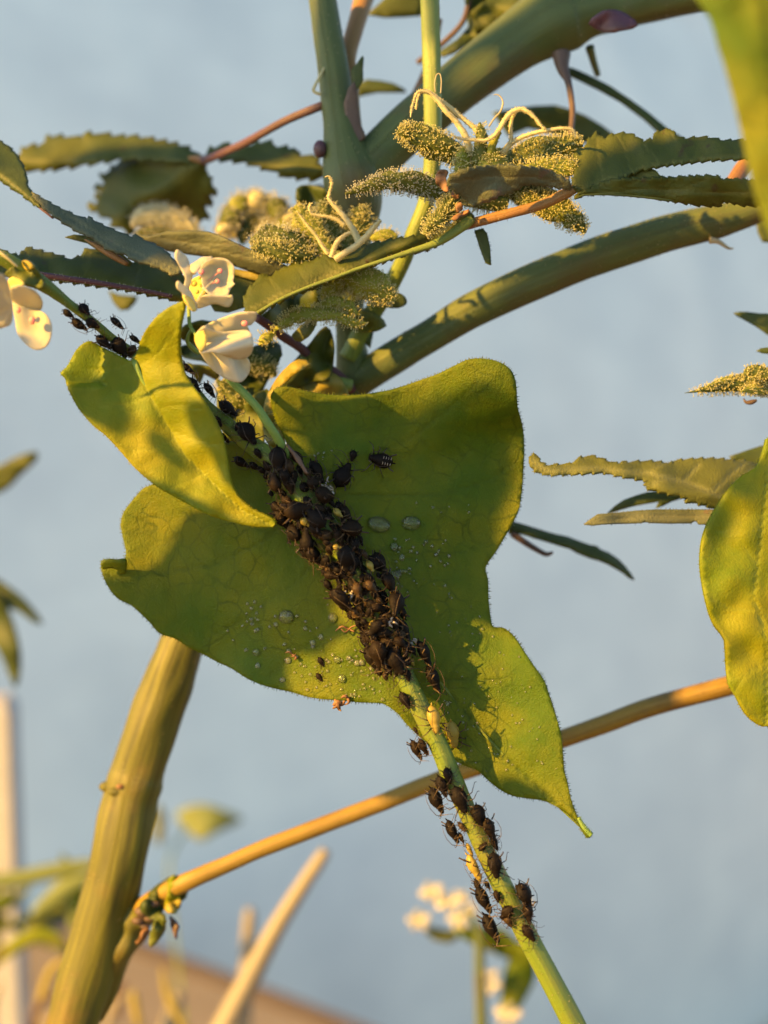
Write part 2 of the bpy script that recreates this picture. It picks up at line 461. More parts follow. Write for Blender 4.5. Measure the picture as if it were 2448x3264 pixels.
M['aphid_y'] = plain('aphid_yellow', (.34, .28, .05), .4, .3, trans=.3, tcol=(.5, .42, .08), col2=(.28, .22, .04), nscale=6)
M['limb'] = plain('aphid_limb_tan', (.11, .078, .036), .45, .25, trans=.1, col2=(.025, .018, .01), nscale=2.5)
M['limb_k'] = plain('aphid_limb_dark', (.03, .022, .016), .4, .35)
M['wax'] = plain('aphid_wax_white', (.45, .42, .34), .6, .2)
M['straw'] = stemmat('straw_cream', (.17, .16, .11), (.22, .21, .15), None, stripe=8, along=.2, rough=.5)
M['soil'] = plain('soil_brown', (.13, .075, .04), .9, .2, col2=(.22, .14, .08), nscale=.8, bmp=.4)

def wood(name, a, b, c):
    m, nt, out = newmat(name)
    tc = nt.nodes.new('ShaderNodeTexCoord'); mp = nt.nodes.new('ShaderNodeMapping'); mp.inputs['Scale'].default_value = (.15, 2.2, 2.2)
    nt.links.new(tc.outputs['Object'], mp.inputs[0])
    f = tnoise(nt, mp.outputs[0], 1.5, 6, .65, .4)
    col = ramp(nt, f, a, b, .3, .7); f2 = tnoise(nt, tc.outputs['Object'], .25, 4, .6)
    col = mixc(nt, mth(nt, 'MULTIPLY', f2, .55), col, c)
    pr = nt.nodes.new('ShaderNodeBsdfPrincipled'); nt.links.new(col, pr.inputs['Base Color']); pr.inputs['Roughness'].default_value = .8
    nt.links.new(bump(nt, f, .5, .1), pr.inputs['Normal']); nt.links.new(pr.outputs[0], out.inputs[0]); return m
M['wood'] = wood('weathered_plank', (.11, .10, .075), (.19, .17, .13), (.09, .085, .07))
M['wood_shade_line'] = wood('plank_shade_line', (.05, .038, .025), (.08, .06, .04), (.045, .035, .025))  # dark tone stands for the shadow line along the timber edge
M['wood_pale'] = wood('pale_post', (.26, .28, .28), (.30, .32, .32), (.24, .26, .26))

def clothmat():
    m, nt, out = newmat('blue_grey_cloth')
    tc = nt.nodes.new('ShaderNodeTexCoord'); vec = tc.outputs['Object']
    mp = nt.nodes.new('ShaderNodeMapping'); mp.inputs['Scale'].default_value = (.55, .55, .8); nt.links.new(vec, mp.inputs[0])
    f = tnoise(nt, mp.outputs[0], .34, 6, .6)
    col = ramp(nt, f, (.76, .79, .70), (.94, .96, .82), .34, .66)
    mp2 = nt.nodes.new('ShaderNodeMapping'); mp2.inputs['Scale'].default_value = (.06, .06, 1.6); nt.links.new(vec, mp2.inputs[0])
    f2 = tnoise(nt, mp2.outputs[0], 1.0, 3, .6)
    col = mixc(nt, mth(nt, 'MULTIPLY', f2, .34), col, (.56, .60, .54))
    f3 = tnoise(nt, vec, 1.4, 4, .6)
    col = mixc(nt, mth(nt, 'MULTIPLY', f3, .2), col, (.62, .65, .60))
    pr = nt.nodes.new('ShaderNodeBsdfPrincipled'); nt.links.new(col, pr.inputs['Base Color']); pr.inputs['Roughness'].default_value = .85
    pr.inputs['Specular IOR Level'].default_value = .2
    nt.links.new(bump(nt, f3, .3, .1), pr.inputs['Normal']); nt.links.new(pr.outputs[0], out.inputs[0]); return m
M['cloth'] = clothmat()

def watermat(name, refr, diff):
    m, nt, out = newmat(name)
    t = nt.nodes.new('ShaderNodeBsdfTransparent'); t.inputs[0].default_value = (.97, .98, .96, 1)
    g = nt.nodes.new('ShaderNodeBsdfGlossy'); g.inputs['Roughness'].default_value = .12
    gl = nt.nodes.new('ShaderNodeBsdfRefraction'); gl.inputs['IOR'].default_value = 1.33; gl.inputs['Roughness'].default_value = .04
    fr = nt.nodes.new('ShaderNodeFresnel'); fr.inputs[0].default_value = 1.33
    a = nt.nodes.new('ShaderNodeMixShader'); a.inputs[0].default_value = refr
    nt.links.new(t.outputs[0], a.inputs[1]); nt.links.new(gl.outputs[0], a.inputs[2])
    b = nt.nodes.new('ShaderNodeMixShader'); nt.links.new(mth(nt, 'MULTIPLY', fr.outputs[0], 1.1, True), b.inputs[0])
    nt.links.new(a.outputs[0], b.inputs[1]); nt.links.new(g.outputs[0], b.inputs[2])
    df = nt.nodes.new('ShaderNodeBsdfDiffuse'); df.inputs[0].default_value = (.8, .8, .7, 1)  # whitish share painted into the water to imitate focused sunlight
    c = nt.nodes.new('ShaderNodeMixShader'); c.inputs[0].default_value = diff
    nt.links.new(b.outputs[0], c.inputs[1]); nt.links.new(df.outputs[0], c.inputs[2]); nt.links.new(c.outputs[0], out.inputs[0]); return m
M['water'] = watermat('water_clear', .55, .03)
M['bead'] = watermat('water_bead', .14, .075)

# ------------------------------------------------------------------ the setting: ground, cloth, planks, post
gx = 120
tag(mk('ground', [Vector((-gx, -gx, 0)), Vector((gx, -gx, 0)), Vector((gx, gx, 0)), Vector((-gx, gx, 0))], [(0, 1, 2, 3)], M['soil']), kind='structure')

def cloth():
    V = []; Fc = []; nu, nv = 120, 50
    for i in range(nu + 1):
        t = -21 + 96 * i / nu
        for j in range(nv + 1):
            h = 68 * j / nv
            fold = .35 * noise.noise(Vector((t * .18, h * .03, 1.7))) + .12 * noise.noise(Vector((t * .6, h * .08, 5)))
            lean = .0050 * h * h
            V.append(Vector((-2 + .66 * t + .75 * (fold - lean), 37 + .75 * t - .66 * (fold - lean), .02 + h)))
    for i in range(nu):
        for j in range(nv):
            a = i * (nv + 1) + j; Fc.append((a, a + nv + 1, a + nv + 2, a + 1))
    o = mk('cloth_screen', V, Fc, M['cloth'], thick=.06)
    tag(o, 'large pale blue-grey cloth hanging out of focus behind all the plants', 'cloth')
cloth()

def beam(name, a, b, side, h, mat, parent=None, bev=.12):
    """squared timber from a to b (top edge line), width vector side, height h"""
    dz = Vector((0, 0, -h)); V = []
    n = 10
    for i in range(n + 1):
        p = a.lerp(b, i / n)
        wob = Vector((0, 0, .06 * noise.noise(Vector((i * .7, 3, h)))))
        s1 = side.normalized() * bev
        for q in (p + s1 + wob, p + side - s1 + wob, p + side + wob - Vector((0, 0, bev)), p + side + dz, p + dz, p + wob - Vector((0, 0, bev))): V.append(q)
    Fc = []
    for i in range(n):
        for k in range(6):
            Fc.append((i * 6 + k, i * 6 + (k + 1) % 6, (i + 1) * 6 + (k + 1) % 6, (i + 1) * 6 + k))
    Fc.append((5, 4, 3, 2, 1, 0)); Fc.append(tuple(n * 6 + k for k in range(6)))
    return mk(name, V, Fc, mat, parent, smooth=False)

zt = 20.0
e0 = on_level(516, 3006, zt); e1 = on_level(1190, 3264, zt); dv = (e1 - e0).normalized(); sv = Vector((dv.y, -dv.x, 0)) * 1.0
if sv.y > 0: sv = -sv
A = e0 - dv * 14; B = e1 + dv * 10
bed = put('plank_bed', (A + B) / 2 - Vector((0, 0, zt)))
tag(bed, 'sunlit weathered brown timber edging lying out of focus at the bottom of the picture', 'timber')
beam('plank', A + Vector((0, 0, -.05)), B + Vector((0, 0, -.05)), sv * .75, 19.95, M['wood_shade_line'], bed)  # narrow slat added as a painted shadow line
beam('plank', A + sv * .8, B + sv * .8, sv * 4.2, 20.0, M['wood'], bed)
beam('plank', A + sv * 5.15 - Vector((0, 0, .12)), B + sv * 5.15 - Vector((0, 0, .12)), sv * 7.5, 19.88, M['wood'], bed)

pp = P(10, 2280, 26)
b = Buf(); bw = .42
tx = P(-22, 2500, 29).x
V = []
for z in (0.0, P(0, 2230, 29).z - .1, P(0, 2215, 29).z):
    s = bw if z < 1 or z < P(0, 2222, 29).z - .05 else bw * .8
    for dx, dy in ((-s, -s), (s, -s), (s, s), (-s, s)): V.append(Vector((tx + dx, P(0, 2500, 29).y + dy, z)))
Fc = [(0, 3, 2, 1)] + [(i * 4 + k, i * 4 + (k + 1) % 4, i * 4 + 4 + (k + 1) % 4, i * 4 + 4 + k) for i in range(2) for k in range(4)] + [(8, 9, 10, 11)]
tag(mk('wooden_post', V, Fc, M['wood_pale'], smooth=False), 'pale sunlit wooden post standing blurred at the left edge', 'post')

def ZP(ox, oy, sc, pts): return [(ox + p[0] / sc, oy + p[1] / sc) for p in pts]
def ZT(ox, oy, sc, d, pts):
    n = len(pts)
    dd = (lambda i: d) if not isinstance(d, (tuple, list)) else (lambda i: d[0] + (d[1] - d[0]) * i / max(1, n - 1))
    return [(ox + p[0] / sc, oy + p[1] / sc, dd(i), p[2] / sc) for i, p in enumerate(pts)]

def flat(d, ax=0, ay=0, cx=0, cy=0, amp=.04, wl=120, seed=0):
    return lambda x, y: d + ax * (x - cx) / 100 + ay * (y - cy) / 100 + amp * noise.noise(Vector((x / wl, y / wl, seed)))

def folded(line, d0, d1, k, amp=.03, seed=0):
    """blade folded along a midrib: depth changes by k per 100 px away from the rib (k may be a (left, right) pair)"""
    a, b = line[0], line[-1]; L = math.hypot(b[0] - a[0], b[1] - a[1]); ux, uy = (b[0] - a[0]) / L, (b[1] - a[1]) / L
    kl, kr = k if isinstance(k, (tuple, list)) else (k, k)
    def f(x, y):
        t = ((x - a[0]) * ux + (y - a[1]) * uy) / L
        s = (x - a[0]) * -uy + (y - a[1]) * ux
        return d0 + (d1 - d0) * t + (kr if s > 0 else kl) * abs(s) / 100 + amp * noise.noise(Vector((x / 90, y / 90, seed)))
    return f

# ------------------------------------------------------------------ the twining vine
VINE = [(-60, 800, 12.2, 20), (20, 830, 12.25, 24), (95, 880, 12.35, 26), (150, 915, 12.42, 22), (215, 965, 12.5, 15), (300, 1030, 12.6, 14), (365, 1085, 12.7, 14),
        (430, 1130, 12.86, 17), (510, 1170, 12.95, 15), (590, 1210, 13.0, 15), (655, 1290, 12.98, 18), (720, 1350, 12.95, 24), (790, 1410, 12.9, 28),
        (870, 1470, 12.86, 32), (950, 1570, 12.8, 34), (1060, 1730, 12.78, 32), (1150, 1880, 12.76, 32), (1220, 2010, 12.75, 32), (1290, 2150, 12.74, 30),
        (1345, 2270, 12.72, 31), (1400, 2380, 12.7, 31), (1450, 2500, 12.68, 31), (1505, 2620, 12.66, 29), (1560, 2740, 12.64, 30), (1620, 2860, 12.62, 33),
        (1690, 3000, 12.6, 33), (1760, 3130, 12.58, 34), (1835, 3275, 12.56, 36), (1900, 3420, 12.55, 36)]
vine = put('climbing_vine', P(1900, 3420, 12.55))
tag(vine, 'green climbing vine with heart-shaped leaves and white flowers, its stem covered in black aphids', 'vine')
stem('stem', VINE, M['vine_stem'], vine, 24, 8, hairs=420, hair_len=7, hair_mat=M['hair'], rough=.06, ridges=5, ridge=.05, seed=2)

MAIN = [(863,1277),(869,1249),(890,1234),(927,1234),(972,1246),(1047,1258),(1130,1260),(1200,1252),(1260,1240),(1330,1215),(1400,1190),(1460,1160),(1490,1147),(1530,1142),(1580,1150),(1620,1172),(1638,1200),(1645,1240),(1650,1300),(1664,1350),(1670,1420),(1668,1500),(1664,1560),(1655,1620),(1638,1660),(1610,1710),(1580,1760),(1547,1808),(1555,1850),(1558,1920),(1565,1980),(1575,2000),(1605,2003),(1640,2030),(1670,2075),(1700,2120),(1735,2170),(1755,2230),(1775,2290),(1790,2350),(1798,2448),(1808,2490),(1820,2545),(1840,2600),(1862,2635),(1885,2652),(1881,2668),(1868,2668),(1850,2640),(1830,2612),(1790,2580),(1735,2552),(1690,2545),(1640,2537),(1600,2520),(1560,2490),(1530,2462),(1510,2450),(1480,2440),(1440,2420),(1400,2400),(1340,2350),(1290,2300),(1270,2275),(1230,2245),(1200,2240),(1150,2238),(1080,2232),(1000,2225),(930,2205),(860,2190),(800,2168),(740,2130),(700,2112),(660,2090),(600,2060),(560,2035),(510,2018),(480,1985),(455,1960),(420,1930),(380,1910),(352,1880),(332,1845),(322,1810),(324,1790),(340,1783),(370,1784),(396,1783),(402,1762),(396,1730),(388,1690),(385,1672),(396,1632),(428,1590),(457,1557),(487,1543),(560,1505),(640,1440),(700,1412),(760,1410),(830,1430),(900,1485),(940,1500),(925,1440),(905,1390),(880,1340)]
dmain = rbf([(863,1277,12.95),(900,1234,12.82),(1130,1255,12.95),(1000,1330,13.08),(1530,1142,12.8),(1640,1200,12.95),(1400,1270,13.1),(1665,1450,13.5),(1500,1500,13.42),(1300,1600,13.25),(1050,1500,13.0),(1250,1400,13.22),(1548,1805,13.5),(1400,1850,13.2),(1700,2150,12.88),(1770,2350,12.76),(1600,2250,12.98),(1810,2500,12.74),(1880,2660,12.7),(1250,2150,12.93),(1200,2050,12.93),(1450,2400,12.98),(1650,2520,12.92),(1500,2300,13.08),(1570,2000,13.12),(900,2200,13.2),(1050,2220,13.02),(600,2060,13.45),(330,1800,13.35),(390,1650,13.55),(560,1500,13.4),(480,1700,13.5),(700,1500,13.25),(700,1850,13.3),(1000,1850,13.04),(900,1650,13.05),(830,1430,13.1),(1100,1700,12.97),(550,1900,13.4)], 330)
def dm(x, y): return dmain(x, y) + .035 * noise.noise(Vector((x / 170, y / 170, 4))) + .008 * noise.noise(Vector((x / 45, y / 45, 9)))
mv = [(1.0, [(950, 1500), (1100, 1720), (1280, 2010), (1400, 2170), (1500, 2290), (1620, 2420), (1740, 2530), (1870, 2655)]),
      (.6, [(960, 1510), (1120, 1480), (1300, 1400), (1420, 1310), (1520, 1220)]), (.6, [(1000, 1570), (1200, 1580), (1400, 1580), (1560, 1530), (1640, 1470)]),
      (.55, [(1120, 1750), (1300, 1780), (1430, 1770), (1530, 1740)]), (.5, [(1400, 2170), (1500, 2160), (1600, 2170), (1690, 2240)]), (.4, [(1500, 2290), (1600, 2340), (1700, 2440)]),
      (.5, [(950, 1520), (820, 1600), (680, 1640), (520, 1640), (440, 1660)]), (.6, [(1000, 1580), (850, 1720), (680, 1800), (500, 1830), (380, 1840)]),
      (.5, [(1080, 1700), (950, 1850), (800, 1960), (650, 2040)]), (.45, [(1180, 1850), (1080, 1980), (950, 2080), (850, 2160)]), (.4, [(1280, 2010), (1200, 2120), (1150, 2200)])]
main_leaf = sheet('leaf', MAIN, dm, [M['vine_leaf']], vine, step=13, smooth_outline=3, thick=.035, veins=mv, vw=4.5, edge_hairs=5, hair_len=8)
stem('midrib', [(950,1500,dm(950,1500)-.02,16),(1100,1720,dm(1100,1720)-.02,13),(1280,2010,dm(1280,2010)-.015,10),(1400,2170,dm(1400,2170),7),(1500,2290,dm(1500,2290),5),(1620,2420,dm(1620,2420),4),(1860,2645,dm(1860,2645),3)], M['vine_stem'], main_leaf, 8, 6)
# curled tip of the left lobe and the rolled point of the leaf
sheet('curled_tip', [(322,1795),(345,1784),(372,1786),(400,1783),(404,1800),(402,1822),(385,1828),(372,1812),(350,1808),(330,1812)], lambda x, y: 13.25 + .002 * (y - 1790) , [M['vine_leaf']], main_leaf, step=8, thick=.03)
stem('drip_tip', [(1842,2606,dm(1842,2606),8),(1857,2632,dm(1857,2632),9),(1872,2650,dm(1872,2650),9),(1884,2662,dm(1884,2662),10)], M['vine_green'], main_leaf, 10, 4, hairs=40, hair_len=7)

SMALL = [(587,960),(566,966),(531,984),(494,1015),(465,1052),(447,1089),(436,1130),(420,1150),(395,1142),(372,1128),(359,1121),(331,1112),(301,1091),(280,1088),(259,1100),(241,1121),(226,1148),(211,1172),(192,1190),(208,1205),(213,1228),(221,1248),(251,1303),(295,1355),(332,1384),(369,1421),(413,1473),(457,1517),(516,1561),(590,1602),(649,1634),(700,1653),(738,1664),(804,1678),(870,1680),(878,1660),(850,1643),(800,1618),(760,1580),(735,1525),(728,1478),(718,1421),(701,1367),(671,1310),(634,1255),(597,1204),(583,1165),(575,1111),(579,1037),(590,978)]
smid = [(425, 1140), (500, 1300), (590, 1450), (690, 1550), (780, 1630), (868, 1672)]
def ds(x, y):
    best = 1e9; s = 0; bt = 0
    for i in range(len(smid) - 1):
        a, c = smid[i], smid[i + 1]; q = seg_dist(x, y, a, c)
        if q < best:
            best = q; cr = (c[0] - a[0]) * (y - a[1]) - (c[1] - a[1]) * (x - a[0]); s = 1 if cr > 0 else -1; bt = i
    base = 12.66 + .00005 * (x - 425)
    k = .00085 if s > 0 else -.0019      # left half folds back a little, right half comes forward
    v = base - (0.0003 * best if s > 0 else .0013 * best)
    if s < 0 and y < 1150: v -= (1150 - y) * .0006
    if x < 330 and y < 1230: v += .1
    return v + .05 * noise.noise(Vector((x / 110, y / 110, 2))) + .010 * noise.noise(Vector((x / 45, y / 45, 6)))
sv_ = [(1.0, smid), (.5, [(500, 1300), (560, 1290), (640, 1300)]), (.5, [(540, 1370), (620, 1400), (700, 1420)]), (.5, [(480, 1260), (400, 1290), (320, 1300)]), (.5, [(560, 1400), (490, 1430), (420, 1440)]), (.4, [(650, 1510), (590, 1540), (540, 1560)]), (.5, [(430, 1150), (360, 1180), (280, 1180)]), (.5, [(440, 1170), (510, 1120), (560, 1050)])]
small_leaf = sheet('leaf', SMALL, ds, [M['young_leaf']], vine, step=11, smooth_outline=2, thick=.03, veins=sv_, vw=6, edge_hairs=6, hair_len=6)
stem('leaf_stalk', [(470, 1150, 12.9, 14), (440, 1140, 12.78, 13), (430, 1150, 12.68, 11), (440, 1180, 12.64, 9), (480, 1260, 12.66, 5)], M['vine_green'], vine, 10, 6)
# flower stalk running up behind the lower flower, with its sheath
stem('flower_stalk', [(925,1480,12.84,17),(906,1440,12.74,15),(881,1391,12.66,14),(851,1346,12.62,14),(821,1300,12.6,13),(779,1255,12.6,13),(737,1213,12.62,13),(700,1160,12.66,11)], M['vine_green'], vine, 14, 6, hairs=40, hair_len=6)
sheet('sheath', ZP(550,1150,3.318,[(1210,880),(1240,900),(1290,960),(1350,1020),(1380,1080),(1420,1160),(1440,1190),(1400,1190),(1350,1110),(1310,1070),(1270,1000),(1220,930)]), flat(12.66, amp=.02), [M['brown_pet']], vine, step=7, thick=.03)
# flowers
def petal(name, pts, d, parent, mat='petal', **kw):
    k = dict(amp=.05, wl=40, seed=rnd.random() * 9); k.update(kw)
    return sheet(name, pts, d if callable(d) else flat(d, **k), [M[mat]], parent, step=7, smooth_outline=2, thick=.008)
def cup(cx, cy, d, k, seed=0):
    return lambda x, y: d - k * (((x - cx) ** 2 + (y - cy) ** 2) / 3000) + .03 * noise.noise(Vector((x / 30, y / 30, seed)))
fa = put('flower', P(640, 900, 12.4), vine)
q = lambda pts: ZP(500, 750, 4.1475, pts)
petal('petal', q([(590,560),(575,460),(610,380),(700,320),(780,302),(880,306),(960,345),(1010,400),(1024,460),(1015,560),(1003,615),(1030,640),(1000,670),(975,700),(950,760),(935,805),(850,815),(760,800),(680,770),(610,680)]), cup(700, 880, 12.5, .12, 1), fa)
petal('petal', q([(250,200),(285,192),(340,230),(390,280),(425,350),(440,420),(470,500),(460,590),(425,690),(385,710),(355,680),(375,600),(372,560),(330,470),(270,360),(236,280)]), flat(12.36, ax=.15, cx=590, cy=840, amp=.03, wl=50), fa)
petal('petal', q([(440,400),(480,370),(540,330),(610,288),(700,284),(722,276),(740,300),(690,330),(630,380),(560,450),(500,500),(455,480)]), flat(12.38, ay=-.2, cx=640, cy=840, amp=.04, wl=50), fa)
petal('petal', q([(525,890),(570,820),(640,790),(700,783),(800,800),(900,806),(960,795),(990,792),(1006,830),(1003,880),(980,925),(940,948),(880,938),(790,905),(720,912),(640,940),(560,965),(525,950)]), flat(12.3, ay=.35, cx=640, cy=960, amp=.04, wl=50), fa)
petal('petal', q([(258,620),(285,600),(330,640),(400,695),(450,740),(480,800),(505,870),(538,930),(528,990),(490,1010),(455,990),(400,920),(358,840),(330,760),(280,720),(256,670)]), flat(12.25, ax=.2, cx=590, cy=940, amp=.03, wl=50), fa)
sheet('petal_base', q([(345,790),(400,800),(470,860),(500,920),(505,1000),(470,1000),(400,925),(360,850)]), flat(12.2, ax=.2, cx=590, cy=940, amp=.02), [M['petal_g']], fa, step=7, thick=.018)
sheet('petal_base', q([(420,640),(500,560),(600,560),(660,700),(640,780),(560,830),(520,880),(460,780)]), flat(12.52, amp=.04, wl=40), [M['petal_g']], fa, step=7, thick=.018)
for x, y, r in ((588, 485, 36), (836, 472, 32), (800, 608, 30)):
    b = Buf(); b.ball(P(500 + x / 4.1475, 750 + y / 4.1475, 12.32), R(r / 4.1475, 12.3), sx=1.15, sy=.7, seg=10, ring=8)
    b.tube(px_tube([(500 + x / 4.1475, 750 + y / 4.1475, 12.33, 1.2), (500 + (x * .6 + 560 * .4) / 4.1475, 750 + (y * .6 + 700 * .4) / 4.1475, 12.42, 1.0), (640, 915, 12.46, 1.2)], 4), 5)
    b.make('anther', [M['anther']], fa)
for x, y, r in ((495, 640, 42), (590, 628, 34), (530, 745, 34), (610, 700, 20), (480, 480, 45), (560, 560, 26)):
    b = Buf(); b.ball(P(500 + x / 4.1475, 750 + y / 4.1475, 12.4), R(r / 4.1475, 12.4), sx=1, sy=.8, seg=9, ring=7)
    b.make('stamen', [M['stamen'] if x < 600 else M['petal']], fa)
stem('style', ZT(500,750,4.1475,12.24,[(525,880,10),(570,800,9),(630,710,8),(700,640,6),(745,600,6)]), M['petal'], fa, 7, 4)
fb = put('flower', P(700, 1100, 12.3), vine)
petal('petal', q([(640,1195),(720,1150),(800,1118),(960,1058),(1060,1030),(1130,1016),(1230,1014),(1318,1018),(1322,1045),(1310,1110),(1270,1160),(1240,1185),(1195,1198),(1230,1280),(1160,1330),(1000,1380),(850,1370),(700,1340),(600,1270)]), flat(12.42, ay=.35, cx=700, cy=1040, amp=.06, wl=60), fb)
petal('petal', q([(503,1390),(505,1340),(535,1280),(590,1220),(640,1200),(740,1260),(860,1280),(1000,1268),(1140,1250),(1225,1270),(1262,1340),(1278,1440),(1262,1530),(1220,1590),(1180,1618),(1080,1640),(960,1610),(820,1560),(700,1540),(600,1560),(545,1490)]), (lambda x, y: 12.27 + .13 * math.sin((x * .25 + y) / 15.0) * .5 + .0008 * (y - 1080)), fb)
petal('petal', q([(560,1520),(640,1500),(760,1520),(900,1555),(1040,1600),(1180,1618),(1222,1670),(1233,1740),(1220,1820),(1160,1905),(1110,1940),(1030,1940),(955,1915),(860,1870),(780,1810),(715,1750),(650,1670),(600,1590)]), (lambda x, y: 12.42 + .05 * math.sin((x - .5 * y) / 14.0) + .001 * (y - 1150)), fb)
sheet('petal_base', q([(505,1390),(508,1330),(540,1280),(600,1235),(640,1290),(660,1380),(640,1470),(590,1540),(545,1490)]), (lambda x, y: 12.24 + .0008 * (y - 1080) - .0006 * (x - 620)), [M['petal_g']], fb, step=7, thick=.018)
b = Buf(); b.ball(P(500 + 1160 / 4.1475, 750 + 1165 / 4.1475, 12.3), R(9, 12.3), sx=1.2, sy=.6, seg=10, ring=8); b.make('anther', [M['anther']], fb)
stem('flower_stalk', ZT(500,750,4.1475,(12.45,12.4),[(420,950,26),(425,1050,26),(430,1150,26),(455,1230,26),(500,1290,24),(530,1350,22)]), M['vine_green'], vine, 10, 5)
stem('flower_stalk', ZT(500,750,4.1475,(12.46,12.6),[(460,1250,22),(420,1310,22),(405,1390,26),(430,1450,32),(480,1500,34),(560,1560,30)]), M['vine_green'], vine, 10, 5)
# flower at the left edge
fc = put('flower', P(60, 950, 11.8), vine)
q = lambda pts: ZP(0, 750, 3.318, pts)
petal('petal', q([(-60,430),(0,405),(50,430),(90,500),(110,600),(130,720),(135,830),(120,930),(60,965),(-60,970),(-120,700)]), cup(20, 1200, 12.1, .02, 3), fc)
petal('petal', q([(110,560),(190,530),(280,545),(360,580),(420,640),(450,700),(448,760),(410,795),(300,770),(200,730),(120,680)]), flat(12.05, ay=.5, cx=80, cy=940, amp=.04, wl=60), fc)
petal('petal', q([(130,700),(220,740),(330,775),(430,800),(500,850),(545,930),(552,1010),(535,1100),(500,1170),(430,1212),(350,1205),(270,1150),(200,1070),(175,1000),(160,900)]), flat(12.2, amp=.06, wl=70), fc)
for x, y, r in ((195, 790, 34), (340, 900, 44)):
    b = Buf(); b.ball(P(x / 3.318, 750 + y / 3.318, 12.12), R(r / 3.318, 12.12), sx=.8, sy=.5, seg=10, ring=8); b.make('anther', [M['anther']], fc)
sheet('petal_base', q([(80,500),(140,440),(260,500),(230,560),(130,620)]), flat(12.15, amp=.03), [M['petal_g']], fc, step=8, thick=.02)
sheet('sheath', q([(60,400),(120,340),(200,290),(270,262),(330,280),(390,350),(430,420),(470,500),(440,560),(340,540),(250,520),(150,470)]), flat(12.25, amp=.1, wl=50), [M['bract']], vine, step=8, thick=.03)
sheet('sheath', q([(245,265),(300,270),(345,310),(350,350),(290,375),(255,330)]), flat(12.2, amp=.1, wl=50), [M['gold_leaf']], vine, step=8, thick=.03)
stem('dry_thread', [(-20, 790, 12.1, 6), (20, 820, 12.1, 5), (55, 850, 12.14, 4)], M['pistil'], vine, 7, 4)

# leaves of other shoots, cut by the right edge
RL = [(2448,1397),(2439,1407),(2429,1445),(2405,1493),(2362,1518),(2323,1556),(2290,1604),(2261,1657),(2244,1700),(2234,1744),(2231,1800),(2238,1860),(2247,1905),(2262,1960),(2280,1998),(2309,2040),(2313,2110),(2320,2178),(2345,2222),(2375,2274),(2412,2307),(2460,2315),(2560,2280),(2680,2150),(2740,1950),(2700,1700),(2600,1500),(2520,1400)]
rl = sheet('vine_leaf', RL, folded([(2460, 1420), (2480, 2300)], 12.9, 12.9, (.12, -.05), amp=.06, seed=5), [M['young_leaf']], None, step=14, thick=.035, veins=[(1, [(2460, 1400), (2400, 1900), (2445, 2050), (2440, 2300)]), (.5, [(2410, 1800), (2340, 1700), (2290, 1690)]), (.5, [(2400, 1950), (2330, 1940), (2260, 1900)]), (.5, [(2430, 2120), (2380, 2150), (2340, 2200)])], vw=6, edge_hairs=6, hair_len=8)
tag(rl, 'yellow-green lobed leaf cut off by the right edge, in front of a brown branch', 'leaf')
NL = [(2180,-80),(2220,0),(2262,60),(2290,150),(2322,260),(2352,380),(2378,500),(2400,600),(2428,690),(2460,760),(2560,900),(2760,700),(2860,200),(2760,-150),(2400,-220)]
nl = sheet('vine_leaf', NL, folded([(2400, -150), (2560, 850)], 9.75, 9.6, (.02, .05), amp=.04, seed=6), [M['vine_leaf']], None, step=24, thick=.03, veins=[(1, [(2400, -150), (2560, 850)])], vw=8)
tag(nl, 'large blurred yellow leaf close to the lens in the top right corner', 'leaf')

# ------------------------------------------------------------------ the hemp plant behind
hemp = put('hemp_plant', P(150, 3600, 15.0))
tag(hemp, 'tall hemp plant with golden main stem, serrated leaves and hairy flower buds', 'plant')
HS, HH = M['hemp_stem'], M['hair']
stem('main_stem', [(150,3600,15.2,92),(233,3252,15.15,88),(296,3038,15.1,88),(352,2846,15.05,90),(385,2700,15.0,88),(402,2610,15.0,88),(416,2540,15.0,85),(430,2490,15.0,88),(446,2440,15.0,84),(500,2270,14.95,82),(560,2110,14.9,76),(610,1990,14.9,74),(760,1740,14.8,70),(960,1460,14.7,66),(1100,1280,14.6,62)], M['old_stem'], hemp, 36, 8, hairs=300, hair_len=6, hair_mat=HH, rough=.12, ridges=7, ridge=.006, seed=5)
stem('upper_stem', [(1100,1280,14.6,62),(1125,1200,14.5,58),(1118,1080,14.4,46),(1115,980,14.35,46),(1120,850,14.3,52),(1125,740,14.25,64),(1135,650,14.22,82),(1122,570,14.2,92),(1100,490,14.2,72),(1085,400,14.22,55),(1075,330,14.25,53),(1060,200,14.3,50),(1040,80,14.35,46),(1022,-60,14.4,43)], HS, hemp, 28, 8, hairs=260, hair_len=7, hair_mat=HH, seed=6)
stem('branch', [(1120,640,14.3,60),(1160,550,14.3,82),(1230,475,14.35,76),(1330,385,14.4,80),(1430,300,14.45,82),(1530,222,14.5,86),(1650,130,14.6,95),(1740,75,14.65,110),(1800,50,14.7,112),(1880,30,14.7,92),(2000,12,14.7,75),(2120,-10,14.7,68),(2300,-45,14.7,66),(2520,-90,14.7,64)], HS, hemp, 28, 8, hairs=300, hair_len=7, hair_mat=HH, seed=7, rough=.08)
stem('branch', [(1110,1240,14.55,50),(1200,1175,14.4,52),(1300,1112,14.35,52),(1372,1070,14.3,53),(1504,990,14.25,56),(1667,912,14.2,59),(1815,850,14.2,60),(1940,803,14.2,60),(2060,764,14.2,60),(2160,735,14.2,58),(2250,714,14.2,56),(2340,690,14.2,50),(2480,640,14.2,46),(2600,590,14.2,44)], HS, hemp, 28, 8, hairs=340, hair_len=7, hair_mat=HH, seed=8)
